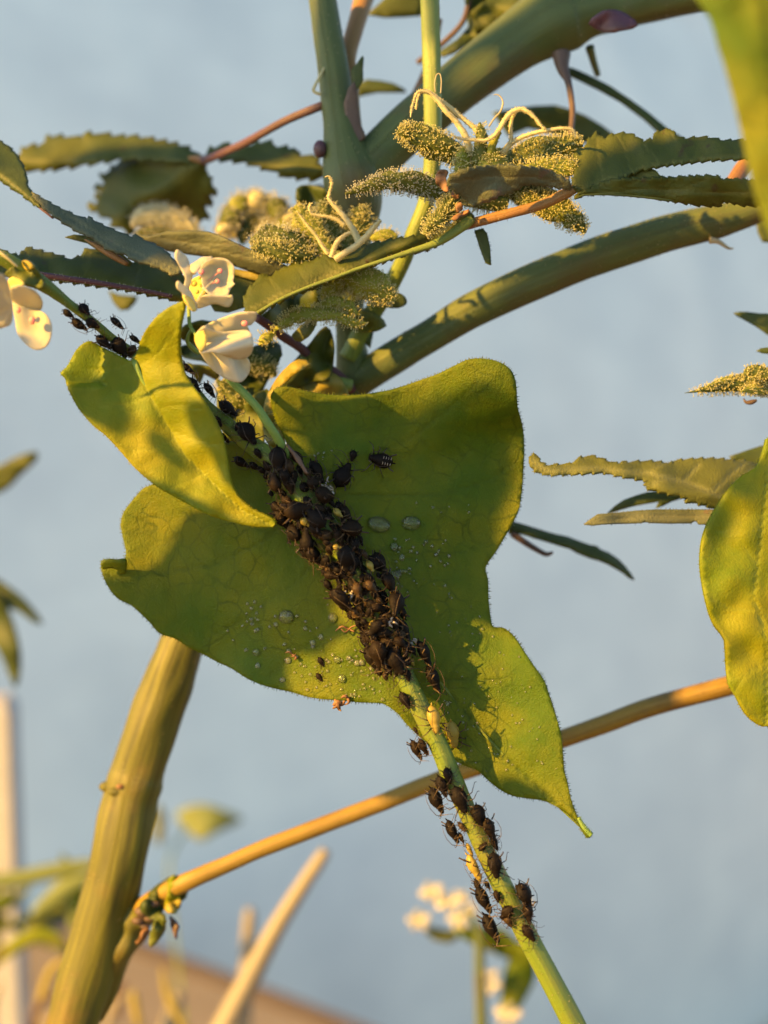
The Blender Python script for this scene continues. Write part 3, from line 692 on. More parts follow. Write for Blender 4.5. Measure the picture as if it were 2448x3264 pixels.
stem('branch', [(430,2925,15.05,34),(480,2883,14.9,38),(530,2845,14.75,31),(598,2809,14.6,29),(700,2765,14.6,27),(834,2706,14.6,27),(1020,2634,14.6,27),(1224,2556,14.6,27),(1400,2486,14.6,28),(1600,2417,14.55,28),(1792,2355,14.5,29),(1920,2310,14.5,30),(2058,2259,14.5,30),(2200,2218,14.45,31),(2323,2185,14.4,32),(2600,2110,14.4,32)], M['brown_twig'], hemp, 20, 8, hairs=200, hair_len=5, hair_mat=HH, seed=9)
stem('side_shoot', [(1366,-60,13.7,31),(1370,0,13.7,31),(1374,150,13.7,30),(1378,300,13.7,29),(1379,500,13.75,28),(1360,640,13.8,27),(1320,740,13.85,26),(1285,830,13.95,26),(1235,925,14.1,28),(1160,1040,14.25,30),(1110,1140,14.35,30)], M['side_stem'], hemp, 18, 8, hairs=120, hair_len=6, hair_mat=HH, seed=10)
# node bulges and scars
stem('stem_node', [(290,3230,15.3,40),(340,3090,15.2,60),(388,2990,15.12,66),(428,2930,15.04,54),(468,2892,14.95,38)], M['old_stem'], hemp, 22, 7, hairs=60, hair_len=6, rough=.4)
for x_, y_, d_, r_ in ((455, 2905, 14.68, 22), (478, 2925, 14.7, 18), (440, 2935, 14.72, 17), (462, 2952, 14.75, 14), (492, 2880, 14.66, 15)):
    b = Buf(); b.ball(P(x_, y_, d_), R(r_, d_), sx=1.2, sy=.8, sz=.8, seg=10, ring=8); b.make('bud_scale', [M['brown_pet']], hemp)
for x_, y_, d_, r_ in ((346, 2508, 14.90, 24), (366, 2524, 14.80, 18), (384, 2508, 14.76, 11)):
    b = Buf(); b.ball(P(x_, y_, d_), R(r_, d_), sx=1.3, sy=.7, sz=.8, seg=10, ring=8); b.make('stem_scar', [M['old_stem'] if r_ > 11 else M['dry']], hemp)
b = Buf(); b.ball(P(1020, 475, 14.1), R(24, 14), sx=.9, sy=.9, sz=1.2, seg=12, ring=8); b.make('bud_scale', [M['purple']], hemp)
b = Buf(); b.ball(P(1075, 530, 14.15), R(48, 14), sx=.9, sy=.9, sz=1.1, seg=12, ring=8); b.make('stem_node', [HS], hemp)
sheet('bud_scale', ZP(1600,0,1.956,[(540,150),(600,90),(660,60),(740,75),(800,110),(845,155),(760,190),(640,200)]), flat(14.1, amp=.1, wl=60), [M['purple']], hemp, step=14, thick=.03)
stem('petiole', [(1062,322,14.25,14),(1005,345,14.25,14),(900,390,14.4,13),(782,455,14.8,13),(700,492,15.1,13),(650,512,15.3,15)], M['purple'], hemp, 12, 6)
stem('petiole', [(1165,-20,14.9,32),(1135,80,14.7,28),(1110,180,14.55,26),(1120,260,14.5,22),(1130,420,14.35,26),(1145,480,14.3,30)], M['orange_pet'], hemp, 14, 6)
stem('petiole', ZT(1600,0,1.956,(14.4,13.9),[(370,340,60),(380,430,38),(410,500,24),(430,600,20),(440,700,19),(432,800,18),(420,900,17),(410,1050,14),(410,1180,12)]), M['brown_pet'], hemp, 12, 6)
stem('petiole', [(1395,60,14.9,16),(1370,200,14.95,16),(1330,300,15.0,18),(1290,380,15,20)], M['orange_pet'], hemp, 12, 5)
stem('petiole', [(1880,150,14.8,15),(1890,190,14.9,12),(1906,240,15,10)], HS, hemp, 8, 4)
stem('petiole', [(1040,205,14.2,4),(1008,265,14.1,5),(1000,290,14.1,6),(1022,300,14.1,6)], M['pistil'], hemp, 6, 4)
stem('petiole', ZT(600,550,2.37,(13.55,14.4),[(520,1095,32),(620,1165,35),(720,1240,36),(830,1310,36),(930,1390,36),(1040,1465,37),(1150,1550,40),(1240,1640,42)]), M['purple'], hemp, 16, 6, hairs=50, hair_len=5)
stem('petiole', [(1120,1230,14.2,20),(1010,1200,14.1,20),(960,1150,13.95,18)], M['side_stem'], hemp, 12, 6)
stem('petiole', [(2330,590,13.9,24),(2365,540,14.0,26),(2400,500,14.1,28),(2430,470,14.2,26)], M['orange_pet'], hemp, 12, 5)
stem('stipule', [(2262,765,14.1,12),(2290,770,14.1,8),(2320,790,14.1,5),(2338,792,14.1,2)], M['hair'], hemp, 8, 4)
sheet('leaf', ZP(950,0,2.37,[(400,540),(440,490),(480,430),(497,435),(490,520),(492,600),(460,660),(420,680)]), flat(14.1, amp=.05), [M['hemp_dark']], hemp, step=12, thick=.03)
sheet('leaf', [(1095,330),(1130,260),(1140,330),(1150,400),(1165,440),(1120,450)], flat(14.1, amp=.05), [M['brown_pet']], hemp, step=12, thick=.04)

def leaf(outline, depth, mat='hemp_leaf', veins=(), step=10, parent=None, name='leaf', vw=5, thick=.022, so=0, hairs=0, teeth=None):
    return sheet(name, outline, depth, [M[mat]], parent or hemp, step=step, smooth_outline=so, thick=thick, teeth=teeth, veins=veins, vw=vw, edge_hairs=hairs, hair_len=5)

# compound leaf at upper right, in front of the upper bud
cl = put('leaf', P(1825, 610, 13.0), hemp)
qa = lambda p: ZP(1600, 350, 1.9564, p); qb = lambda p: ZP(1200, 230, 2.37, p)
stem('petiole', [(1470,722,13.25,15),(1508,711,13.2,16),(1622,681,13.1,16),(1727,652,13.05,16),(1800,618,13.0,17),(1835,600,13.0,14)], M['orange_pet'], cl, 14, 6, hairs=120, hair_len=6, hair_mat=M['hair'])
rib = lambda p: [(q_[0], q_[1]) for q_ in p]
leaf(qa([(440,480),(447,430),(455,380),(455,310),(465,258),(495,250),(520,250),(528,215),(545,185),(575,160),(590,145),(600,165),(620,180),(650,185),(665,172),(700,158),(760,150),(810,160),(850,180),(880,205),(905,195),(940,188),(952,155),(1000,138),(1040,124),(1070,145),(1095,175),(1140,188),(1200,178),(1280,178),(1330,186),(1380,200),(1480,195),(1560,200),(1640,230),(1700,270),(1640,290),(1500,303),(1300,312),(1180,325),(1050,340),(950,355),(860,375),(760,415),(650,470),(560,510),(470,510)]),
     folded(qa([(450,500),(1650,280)]), 12.95, 12.9, (.2, .2), .08, 1), veins=[(1, qa([(450,500),(700,430),(950,350),(1300,310),(1650,280)])), (.5, qa([(640,460),(600,330),(590,200)])), (.5, qa([(800,400),(760,260),(720,180)])), (.5, qa([(980,350),(920,270),(880,220)])), (.5, qa([(1150,330),(1100,250),(1060,160)]))], parent=cl, name='leaflet', hairs=7, teeth=(30, 7))
leaf(qa([(455,555),(500,530),(600,524),(700,525),(800,532),(900,540),(1000,556),(1065,568),(1130,575),(1200,588),(1280,594),(1345,597),(1365,588),(1385,565),(1440,578),(1500,590),(1600,595),(1700,592),(1760,530),(1700,470),(1600,452),(1500,436),(1430,434),(1395,440),(1360,432),(1340,418),(1300,414),(1200,416),(1100,424),(1050,428),(1000,424),(900,430),(800,430),(720,432),(640,450),(560,490),(480,520)]),
     folded(qa([(450,540),(1750,530)]), 12.95, 12.9, (-.12, .25), .07, 2), 'hemp_leaf', veins=[(1, qa([(450,540),(800,500),(1200,505),(1750,530)])), (.5, qa([(700,500),(850,440)])), (.5, qa([(900,500),(1050,440)])), (.5, qa([(1100,505),(1280,430)])), (.5, qa([(1000,505),(1180,570)])), (.5, qa([(1250,510),(1350,580)]))], parent=cl, name='leaflet', hairs=7, teeth=(30, 7))
leaf(qa([(690,440),(740,415),(800,385),(860,372),(925,365),(960,380),(990,418),(960,432),(860,436),(760,438)]), flat(13.05, amp=.06), 'hemp_pale', parent=cl, name='leaflet', hairs=8)
leaf(qa([(440,560),(520,535),(640,532),(780,540),(900,552),(1020,570),(1070,570),(1060,562),(980,548),(860,536),(740,526),(600,520),(500,528)]), flat(12.88, amp=.03), 'hemp_dark', parent=cl, name='leaflet')
leaf(qb([(1478,872),(1450,830),(1380,782),(1280,738),(1180,722),(1100,716),(1000,710),(900,709),(840,718),(800,716),(720,728),(650,742),(590,765),(550,792),(540,830),(565,870),(600,905),(640,930),(690,965),(700,1000),(740,1005),(800,985),(870,962),(930,925),(1000,905),(1060,880),(1120,842),(1180,845),(1250,852),(1330,862),(1400,875)]),
     folded(qb([(1478,872),(545,830)]), 12.95, 12.7, (.15, -.25), .08, 3), 'hemp_grey', veins=[(1, qb([(1478,872),(1200,790),(900,780),(560,830)])), (.5, qb([(1150,780),(1000,860)])), (.5, qb([(950,780),(800,900)])), (.5, qb([(750,790),(660,900)]))], parent=cl, name='leaflet', hairs=7, teeth=(30, 7))

# leaf with two long leaflets across the upper left
qc = lambda p: ZP(0, 400, 2.37, p); qd = lambda p: ZP(600, 550, 2.37, p)
ll = put('leaf', P(560, 960, 13.2), hemp)
leaf(qc([(-160,930),(0,938),(80,980),(150,990),(165,970),(198,930),(250,940),(330,962),(430,985),(500,1010),(540,1024),(580,1010),(620,985),(645,955),(655,932),(690,945),(750,960),(820,985),(880,1010),(935,1066),(1000,1050),(1030,1020),(1050,988),(1090,1020),(1140,1050),(1240,1085),(1350,1120),(1400,1150),(1480,1230),(1420,1340),(1300,1310),(1200,1290),(1100,1270),(1000,1248),(850,1225),(700,1205),(600,1190),(500,1178),(400,1165),(300,1150),(200,1135),(0,1120),(-160,1110)]),
     folded(qc([(-160,1090),(1400,1290)]), 13.15, 13.3, (.3, .3), .1, 4), veins=[(1, qc([(-160,1080),(300,1130),(700,1180),(1000,1225),(1400,1320)])), (.5, qc([(600,1170),(660,1060),(670,960)])), (.5, qc([(300,1130),(210,1030),(200,950)])), (.5, qc([(1000,1220),(1050,1100),(1060,1010)]))], parent=ll, name='leaflet', hairs=7, teeth=(34, 8))
stem('midrib', ZT(0,400,2.37,(13.05,13.2),[(300,1125,22),(500,1155,22),(700,1182,20),(900,1215,18),(1100,1250,16),(1300,1290,14)]), M['purple'], ll, 10, 6, hairs=90, hair_len=6, hair_mat=M['hair'])
leaf(qd([(425,1010),(432,950),(455,895),(500,840),(545,800),(565,768),(590,790),(640,790),(665,768),(700,738),(760,712),(800,690),(818,680),(835,700),(858,702),(900,684),(960,672),(1000,650),(1030,634),(1060,645),(1130,662),(1160,645),(1200,620),(1250,590),(1300,568),(1380,548),(1480,528),(1560,510),(1659,500),(1750,480),(1850,450),(1960,410),(2060,340),(2120,300),(2150,330),(2080,400),(2000,470),(1900,540),(1780,590),(1659,610),(1560,640),(1480,672),(1380,705),(1300,735),(1180,780),(1050,832),(960,860),(900,884),(800,925),(700,970),(600,1025),(540,1062),(490,1070),(445,1050)]),
     folded(qd([(470,1060),(2130,320)]), 13.1, 13.25, (.3, .15), .1, 5), veins=[(1, qd([(470,1040),(700,930),(1000,800),(1400,660),(1700,570),(2100,330)])), (.5, qd([(700,930),(640,850),(600,800)])), (.5, qd([(900,840),(850,760),(830,710)])), (.5, qd([(1150,750),(1080,700),(1040,650)]))], parent=ll, name='leaflet', hairs=7, teeth=(34, 8))
stem('midrib', ZT(600,550,2.37,(13.05,13.15),[(520,1060,12),(700,955,13),(900,868,13),(1100,795,14),(1300,720,14),(1500,655,16),(1700,590,22),(1900,520,30),(2080,400,40),(2140,350,36)]), M['side_stem'], ll, 10, 6, hairs=60, hair_len=5, hair_mat=M['hair'])

# grey backed leaf running down from the left edge
gl = put('leaf', P(100, 610, 13.2), hemp)
leaf(qc([(238,505),(290,540),(350,572),(450,630),(560,680),(620,702),(662,716),(668,694),(695,712),(720,732),(790,765),(850,792),(930,825),(1005,855),(1018,820),(1040,840),(1065,862),(1130,890),(1200,922),(1260,965),(1300,1010),(1340,1050),(1372,1092),(1355,1122),(1290,1125),(1220,1080),(1160,1062),(1100,1040),(1050,1028),(1000,1010),(940,968),(870,955),(800,928),(745,880),(700,850),(620,815),(560,782),(500,745),(400,675),(330,620),(280,570)]),
     folded(qc([(238,505),(1372,1110)]), 13.3, 12.95, (.3, -.2), .06, 6), 'hemp_grey', veins=[(.8, qc([(240,510),(500,680),(800,870),(1100,1010),(1360,1110)])), (.4, qc([(500,680),(660,710)])), (.4, qc([(750,830),(1000,860)]))], parent=gl, name='leaflet', hairs=8, teeth=(36, 5))
leaf(qc([(490,845),(560,825),(640,832),(700,850),(760,890),(830,925),(930,975),(1005,1040),(975,1070),(900,1040),(820,990),(740,945),(660,890),(560,865)]), flat(13.35, amp=.04), 'orange' if False else 'hemp_pale', parent=gl, name='leaflet')
stem('midrib', ZT(0,400,2.37,(13.2,13.1),[(640,860,6),(760,925,26),(860,985,30),(960,1045,18)]), M['orange_pet'], gl, 8, 5)
leaf(qc([(-140,60),(0,125),(60,160),(110,210),(160,280),(190,350),(202,420),(215,480),(240,515),(280,570),(310,620),(250,590),(180,530),(90,470),(0,410),(-140,330)]), folded(qc([(-140,250),(300,610)]), 13.6, 13.3, .3, .04, 7), 'hemp_dark', parent=gl, name='leaflet', hairs=8, teeth=(36, 5))
stem('midrib', ZT(0,400,2.37,(13.7,13.25),[(-140,290,24),(0,380,26),(120,470,26),(210,530,22),(300,615,14),(400,700,8)]), M['purple'], gl, 10, 5)

# dusky leaf between them
leaf(qd([(-380,470),(-300,485),(-150,445),(0,440),(150,448),(250,480),(330,520),(400,552),(550,612),(650,662),(745,708),(700,740),(655,770),(620,790),(560,775),(450,735),(300,685),(150,635),(0,615),(-150,590),(-290,540)]),
     folded(qd([(-380,480),(745,715)]), 13.8, 13.5, (-.15, .35), .06, 8), 'hemp_grey', veins=[(.8, qd([(-380,480),(0,520),(300,600),(740,710)])), (.5, qd([(100,540),(330,530)])), (.5, qd([(-100,500),(60,600)]))], hairs=0)
leaf(qd([(150,700),(300,720),(420,740),(560,780),(600,800),(540,880),(470,960),(430,1020),(300,1060),(200,1050),(120,900)]), flat(13.75, amp=.12, wl=90), 'hemp_leaf')
leaf(qd([(200,690),(350,730),(480,750),(560,770),(595,790),(520,820),(400,790),(250,740)]), flat(13.7, amp=.06, wl=90), 'gold_leaf')  # gold colour stands for sun on this leaf

# blurred leaves behind on the left
bl = put('leaf', P(650, 510, 15.4), hemp)
leaf(qc([(120,245),(170,225),(190,180),(215,160),(290,160),(355,135),(365,100),(400,90),(500,95),(620,105),(640,75),(670,68),(800,80),(960,95),(980,85),(1080,100),(1200,120),(1320,145),(1420,180),(1490,220),(1535,270),(1450,285),(1300,270),(1100,255),(900,245),(800,262),(700,280),(550,305),(400,322),(300,335),(210,335),(150,310)]), folded(qc([(1530,270),(120,280)]), 15.4, 16.0, .3, .1, 9), 'hemp_leaf', parent=bl, name='leaflet', step=14, teeth=(48, 14))
leaf(qc([(880,300),(950,255),(1100,245),(1300,255),(1500,270),(1530,320),(1570,350),(1560,390),(1600,430),(1595,470),(1618,500),(1580,540),(1590,580),(1550,610),(1545,650),(1560,700),(1500,715),(1440,690),(1300,625),(1150,620),(1060,650),(1020,740),(1000,800),(950,805),(930,770),(850,735),(840,700),(780,680),(760,650),(700,650),(685,610),(760,580),(740,540),(770,510),(730,475),(800,440),(780,370),(840,355)]), folded(qc([(1530,270),(850,720)]), 15.4, 15.9, .25, .15, 10), 'hemp_leaf', veins=[(1, qc([(1530,270),(1250,480),(850,720)]))], parent=bl, name='leaflet', step=14, vw=10, teeth=(48, 15))
leaf(ZP(0,0,1.3554,[(880,690),(920,645),(970,630),(1040,642),(1140,618),(1180,622),(1200,645),(1270,645),(1290,675),(1350,680),(1385,715),(1398,760),(1350,770),(1250,762),(1150,725),(1050,695),(960,685)]), folded([(650,510),(1030,545)], 15.4, 15.0, .3, .1, 11), 'hemp_leaf', parent=bl, name='leaflet', step=14, teeth=(48, 14))
leaf([(345,925),(380,940),(440,945),(432,965),(410,988),(385,990),(362,965)], flat(15.8, amp=.05), 'hemp_leaf', step=16)
stem('petiole', ZT(0,400,2.37,(15.3,15.5),[(1540,265,30),(1480,250,26),(1420,250,16)]), M['orange_pet'], bl, 10, 4)
# hanging small leaves
leaf([(1512,735),(1540,728),(1553,745),(1562,790),(1565,845),(1548,838),(1530,790)], flat(13.3, amp=.04), 'hemp_dark', so=0, hairs=7)
leaf([(1225,950),(1260,932),(1290,945),(1296,968),(1270,982),(1230,978)], flat(14.0, amp=.05), 'hemp_dark', so=2)
leaf([(1140,1080),(1168,1020),(1190,1060),(1180,1110),(1160,1090)], flat(14.3, amp=.05), 'hemp_dark', so=0)

# blurred leaves behind the big upper branch
leaf(ZP(1600,0,1.956,[(380,410),(450,430),(560,480),(680,540),(800,620),(920,710),(1040,810),(1150,870),(1280,930),(1150,930),(1000,850),(880,740),(740,640),(600,560),(480,500),(390,460)]), flat(15.1, amp=.1), 'hemp_dark', step=20)
leaf(ZP(1600,0,1.956,[(-60,700),(60,680),(200,660),(330,655),(420,680),(520,720),(620,780),(700,840),(640,900),(500,890),(380,860),(260,820),(160,800),(40,850)]), flat(15.9, amp=.1), 'hemp_dark', step=20)
leaf(ZP(950,0,2.37,[(440,640),(520,600),(620,610),(720,630),(800,670),(820,700),(720,700),(600,700),(500,720),(440,740)]), flat(15.9, amp=.05), 'hemp_dark', step=20)
leaf(ZP(950,0,2.37,[(520,110),(600,40),(680,-30),(900,-80),(960,40),(930,120),(800,130),(660,135)]), flat(15.6, amp=.05), 'hemp_leaf', step=20)
leaf(ZP(950,0,2.37,[(1060,400),(1200,300),(1290,200),(1270,60),(1250,-60),(1500,-80),(1640,-40),(1560,120),(1420,260),(1300,320),(1180,400),(1090,430)]), flat(15.2, amp=.2, wl=80), 'hemp_dark', step=16)
stem('petiole', [(1330,200,15.4,9),(1420,130,15.3,9),(1480,60,15.2,9),(1500,-40,15.1,10)], M['brown_pet'], hemp, 8, 5)
leaf([(1500,40),(1560,-10),(1640,-30),(1700,20),(1640,60),(1580,90),(1520,110)], flat(15.0, amp=.2, wl=60), 'hemp_leaf', step=16)

# leaves and shadowy foliage between the buds and the vine
for o_, m_, d_ in (([(905,1180),(950,1148),(990,1160),(930,1200),(885,1250),(870,1300),(880,1350),(862,1390),(838,1330),(846,1280),(866,1235)], 'gold_leaf', 13.45),  # sunlit rim, its light painted in as gold
                   ([(838,1330),(862,1310),(900,1360),(905,1440),(880,1440),(845,1400)], 'gold_leaf', 13.3),
                   ([(905,1250),(880,1215),(940,1150),(1000,1080),(1040,1040),(1062,1080),(1062,1150),(1050,1210),(1000,1215),(950,1240)], 'hemp_leaf', 14.0),
                   ([(900,1245),(960,1215),(1030,1195),(1060,1190),(1090,1215),(1110,1260),(1060,1275),(980,1270),(920,1262)], 'gold_leaf', 14.1),  # orange sunlight put into the colour of this piece
                   ([(760,1130),(820,1100),(880,1090),(900,1130),(860,1200),(830,1260),(790,1300),(740,1260),(720,1200)], 'hemp_dark', 14.1),
                   ([(700,1220),(740,1200),(800,1290),(840,1330),(830,1400),(800,1450),(740,1440),(700,1350),(690,1280)], 'hemp_dark', 13.9),
                   ([(780,1290),(850,1240),(870,1280),(845,1330),(840,1420),(800,1420)], 'bract', 13.8),
                   ([(560,1110),(640,1090),(720,1100),(760,1150),(700,1170),(640,1150),(590,1140)], 'hemp_dark', 14.2),
                   ([(590,1160),(640,1165),(700,1180),(690,1210),(650,1190),(636,1225),(610,1185)], 'bract', 14.0),
                   ([(560,1060),(640,1020),(720,1040),(760,1080),(700,1110),(620,1100)], 'hemp_leaf', 13.9),
                   ([(930,1070),(960,1040),(1000,1015),(1012,1020),(1000,1050),(960,1090)], 'hemp_pale', 13.6),
                   ([(1000,920),(1060,930),(1120,960),(1150,1010),(1100,1030),(1040,1000),(1000,960)], 'hemp_dark', 14.2),
                   ([(830,1010),(900,960),(960,930),(1040,900),(1060,940),(1030,980),(960,1000),(880,1040)], 'hemp_dark', 13.9),
                   ([(945,600),(985,590),(1040,605),(1045,650),(1000,675),(950,660)], 'hemp_dark', 14.6),
                   ([(1110,1010),(1150,990),(1200,1000),(1230,1040),(1180,1060),(1130,1050)], 'bract', 14.0)):
    leaf(o_, flat(d_, amp=.25, wl=70, seed=d_), m_, so=2, step=12)

# ------------------------------------------------------------------ hairy flower buds
def bract(parent, pts, mat='bract', hm='tric', density=1.0, ln=18, flatn=.6, name='bract', sides=14, seed=0):
    pts = [(p[0], p[1], p[2], p[3] * (.86 if p[3] > 12 else .6)) for p in pts]
    path = px_tube(pts, 6); b = Buf(); rd = random.Random(seed + 5)
    d0 = pts[0][2]
    b.tube(path, 18, flat=flatn * .8, rough=.6, ridges=4, ridge=.10, seed=seed)
    area = sum((path[i + 1][0] - path[i][0]).length * 6.283 * path[i][1] for i in range(len(path) - 1))
    cnt = int(area / (R(9.0, d0) ** 2) * density)
    ws = [max(path[i][1], 1e-4) for i in range(len(path) - 1)]
    idx = rd.choices(range(len(path) - 1), ws, k=cnt)
    for i in idx:
        f = rd.random(); p = path[i][0].lerp(path[i + 1][0], f); r = path[i][1] * (1 - f) + path[i + 1][1] * f
        t = (path[i + 1][0] - path[i][0]).normalized(); nn = (-FWD - t * t.dot(-FWD)).normalized(); bb = t.cross(nn)
        a = rd.uniform(-2.3, 2.3); rel = nn * math.cos(a) * flatn * .8 + bb * math.sin(a)
        nrm = (nn * math.cos(a) / max(flatn, .3) + bb * math.sin(a)).normalized() + t * rd.uniform(-.3, .4)
        b.knob(p + rel * r * .95, nrm, R(ln * rd.uniform(.6, 1.25), d0), R(rd.uniform(1.9, 3.0), d0), 1)
    return b.make(name, [M[mat], M[hm]], parent, attr={'vein': [0.0] * len(b.V)})

def pistil(parent, pts, mat='pistil', hairs=1.0, seed=0):
    path = px_tube(pts, 7); b = Buf(); rd = random.Random(seed)
    b.tube(path, 9, rough=.2, seed=seed)
    for i in range(len(path) - 1):
        r = path[i][1]
        if r < R(2.5, 13): continue
        for _ in range(int(4 * hairs)):
            t = (path[i + 1][0] - path[i][0]).normalized(); nn = (-FWD - t * t.dot(-FWD)).normalized(); bb = t.cross(nn); a = rd.uniform(-2.2, 2.2)
            dr = nn * math.cos(a) + bb * math.sin(a)
            b.hair(path[i][0].lerp(path[i + 1][0], rd.random()) + dr * r * .9, dr + t * rd.uniform(-.5, .5), R(rd.uniform(3, 7), 13), R(1.1, 13), 0, .2, rd)
    return b.make('pistil', [M[mat]], parent)

bud = put('flower_bud', P(1500, 640, 13.5), hemp)
bract(bud, [(1520,560,13.4,26),(1490,515,13.35,34),(1430,478,13.3,42),(1370,452,13.25,44),(1310,430,13.22,36),(1280,420,13.2,20),(1268,415,13.2,6)], seed=1)
bract(bud, [(1440,650,13.4,28),(1400,612,13.3,34),(1340,588,13.25,36),(1280,575,13.22,36),(1220,582,13.2,26),(1160,600,13.2,16),(1100,618,13.2,4)], seed=2, hm='tric2', flatn=.45)
bract(bud, [(1480,610,13.2,16),(1450,640,13.1,30),(1420,675,13.05,34),(1385,710,13.0,28),(1362,735,13.0,16),(1350,748,13.0,4)], seed=3)
bract(bud, [(1580,560,13.4,20),(1630,520,13.3,34),(1700,495,13.3,44),(1770,478,13.3,46),(1830,470,13.3,38),(1858,466,13.3,14)], seed=4)
bract(bud, [(1600,560,13.2,18),(1660,545,13.1,26),(1730,535,13.1,30),(1800,535,13.1,30),(1840,535,13.1,16)], seed=5, mat='bract_y')
bract(bud, [(1620,590,13.4,26),(1670,615,13.35,40),(1730,640,13.3,44),(1790,675,13.28,42),(1840,712,13.25,28),(1868,742,13.25,5)], seed=6)
bract(bud, [(1500,600,13.3,20),(1480,550,13.15,28),(1475,500,13.1,24),(1480,470,13.1,8)], seed=7, mat='bract_y')
bract(bud, [(1560,610,13.3,30),(1560,560,13.15,44),(1570,510,13.12,42),(1575,470,13.1,18)], seed=8, mat='bract_y', density=.8)
bract(bud, [(1530,560,13.2,18),(1530,500,13.1,24),(1535,430,13.1,18),(1528,390,13.1,5)], seed=9, density=.7)
bract(bud, [(1450,600,13.3,26),(1500,620,13.3,40),(1560,640,13.3,40),(1620,650,13.3,26)], seed=10, density=.7)
bract(bud, [(1600,500,13.5,10),(1660,480,13.5,20),(1720,460,13.5,20),(1780,450,13.5,10)], seed=12, hm='tric2', density=1.2)
bract(bud, [(1640,625,13.35,12),(1680,635,13.3,26),(1720,632,13.3,22),(1765,612,13.3,6)], seed=13, mat='bract_y')
T1 = lambda d, p: [(a, b_, c, r * .85) for a, b_, c, r in ZT(1200, 230, 2.37, d, p)]
pistil(bud, T1((13.1,12.95),[(700,600,28),(680,500,30),(620,400,27),(570,340,25),(520,290,23),(430,180,20),(370,145,16),(310,155,12),(280,220,9),(262,300,7),(258,340,5)]), seed=1)
pistil(bud, T1((13.15,13.1),[(780,480,26),(740,420,24),(650,350,20),(560,270,20),(480,210,18),(420,160,14),(340,150,10),(310,200,8),(298,270,7),(305,280,5)]), seed=2)
pistil(bud, T1((13.0,12.9),[(560,465,6),(600,490,8),(660,506,11),(740,512,14),(830,514,16),(890,480,19),(930,430,21),(970,360,22),(1020,305,23),(1090,280,21),(1150,305,18),(1200,350,14),(1240,400,11),(1275,432,8)]), seed=3)
pistil(bud, T1((13.1,12.9),[(950,620,24),(985,570,26),(1040,520,22),(1110,488,20),(1200,458,18),(1300,438,17),(1400,424,14),(1460,428,11),(1495,455,8),(1503,490,5)]), seed=4)
pistil(bud, T1((13.05,13.0),[(1015,540,18),(1018,470,16),(1012,420,15),(1025,350,14),(1045,300,12)]), seed=5)
pistil(bud, T1((13.3,13.3),[(850,410,8),(890,350,8),(935,300,8),(955,240,8),(945,195,6),(915,170,5),(885,172,4)]), 'hair', seed=6, hairs=0)
pistil(bud, T1((13.2,13.2),[(445,150,5),(440,80,5),(455,20,5),(480,15,5),(490,70,5),(485,160,5)]), 'hair', seed=7, hairs=0)
pistil(bud, T1((13.1,13.0),[(860,640,30),(870,560,34),(900,500,28),(930,450,18)]), 'bract_y', seed=8)
for k, (o_, s_) in enumerate(((qb([(450,780),(470,745),(520,738),(540,760),(525,800),(540,850),(545,900),(510,900),(480,860),(448,840)]), 1), (qb([(570,900),(590,870),(615,910),(625,950),(590,955),(565,930)]), 2), (qb([(570,1110),(600,1080),(650,1060),(700,1040),(690,1065),(640,1090),(600,1120)]), 3), (qb([(600,1000),(640,985),(650,1030),(620,1060),(600,1040)]), 4))):
    sheet('dry_tip', o_, flat(12.98, amp=.06, wl=30, seed=s_), [M['dry']], bud, step=5, smooth_outline=2, thick=.02)

bud2 = put('flower_bud', P(1050, 800, 13.7), hemp)
for i, (pts, mt, hm, fl) in enumerate((
    ([(1010,830,13.6,20),(970,800,13.55,38),(915,770,13.5,46),(860,755,13.5,38),(820,765,13.5,22),(795,775,13.5,6)], 'bract', 'tric2', .6),
    ([(1000,820,13.5,16),(960,815,13.45,26),(900,800,13.4,30),(840,790,13.4,24),(800,790,13.4,6)], 'bract', 'tric', .6),
    ([(1050,810,13.6,26),(1010,760,13.6,40),(975,710,13.6,44),(950,670,13.6,24),(940,655,13.6,6)], 'bract_y', 'tric', .7),
    ([(1060,800,13.8,28),(1050,740,13.8,40),(1040,680,13.8,40),(1030,640,13.8,16)], 'bract', 'tric', .7),
    ([(1090,800,13.8,28),(1130,740,13.85,46),(1150,700,13.9,40),(1140,660,13.9,20)], 'bract', 'tric', .7),
    ([(1180,760,13.8,10),(1220,750,13.8,24),(1250,760,13.8,22),(1270,770,13.8,6)], 'bract_y', 'tric', .7),
    ([(1050,880,13.6,20),(1100,880,13.5,40),(1160,900,13.45,54),(1210,925,13.45,46),(1245,950,13.45,22),(1258,960,13.45,5)], 'bract_y', 'tric', .7),
    ([(1040,960,13.6,18),(1060,920,13.55,36),(1100,890,13.5,44),(1140,870,13.5,34),(1170,870,13.5,10)], 'bract_y', 'tric', .6),
    ([(1170,1030,13.5,5),(1130,1028,13.45,14),(1070,1005,13.42,22),(1000,1000,13.4,24),(940,1012,13.4,22),(900,1035,13.4,14),(872,1055,13.4,4)], 'bract_y', 'tric', .6),
    ([(1010,990,13.5,10),(1050,970,13.45,24),(1100,975,13.45,26),(1140,1000,13.45,10)], 'bract_y', 'tric', .6),
    ([(825,1100,13.5,4),(840,1085,13.5,18),(860,1070,13.5,14),(880,1060,13.5,4)], 'bract_y', 'tric', .7),
    ([(690,1210,13.9,6),(720,1240,13.9,24),(760,1280,13.9,30),(800,1300,13.9,10)], 'bract', 'tric', .7),
    ([(760,1180,14.0,6),(800,1160,14.0,26),(850,1170,14.0,26),(880,1200,14.0,8)], 'bract', 'tric', .7))):
    bract(bud2, pts, mt, hm, seed=30 + i, flatn=fl, density=.9)
T2 = lambda d, p: [(a, b_, c, r * .78) for a, b_, c, r in ZT(600, 550, 2.37, d, p)]
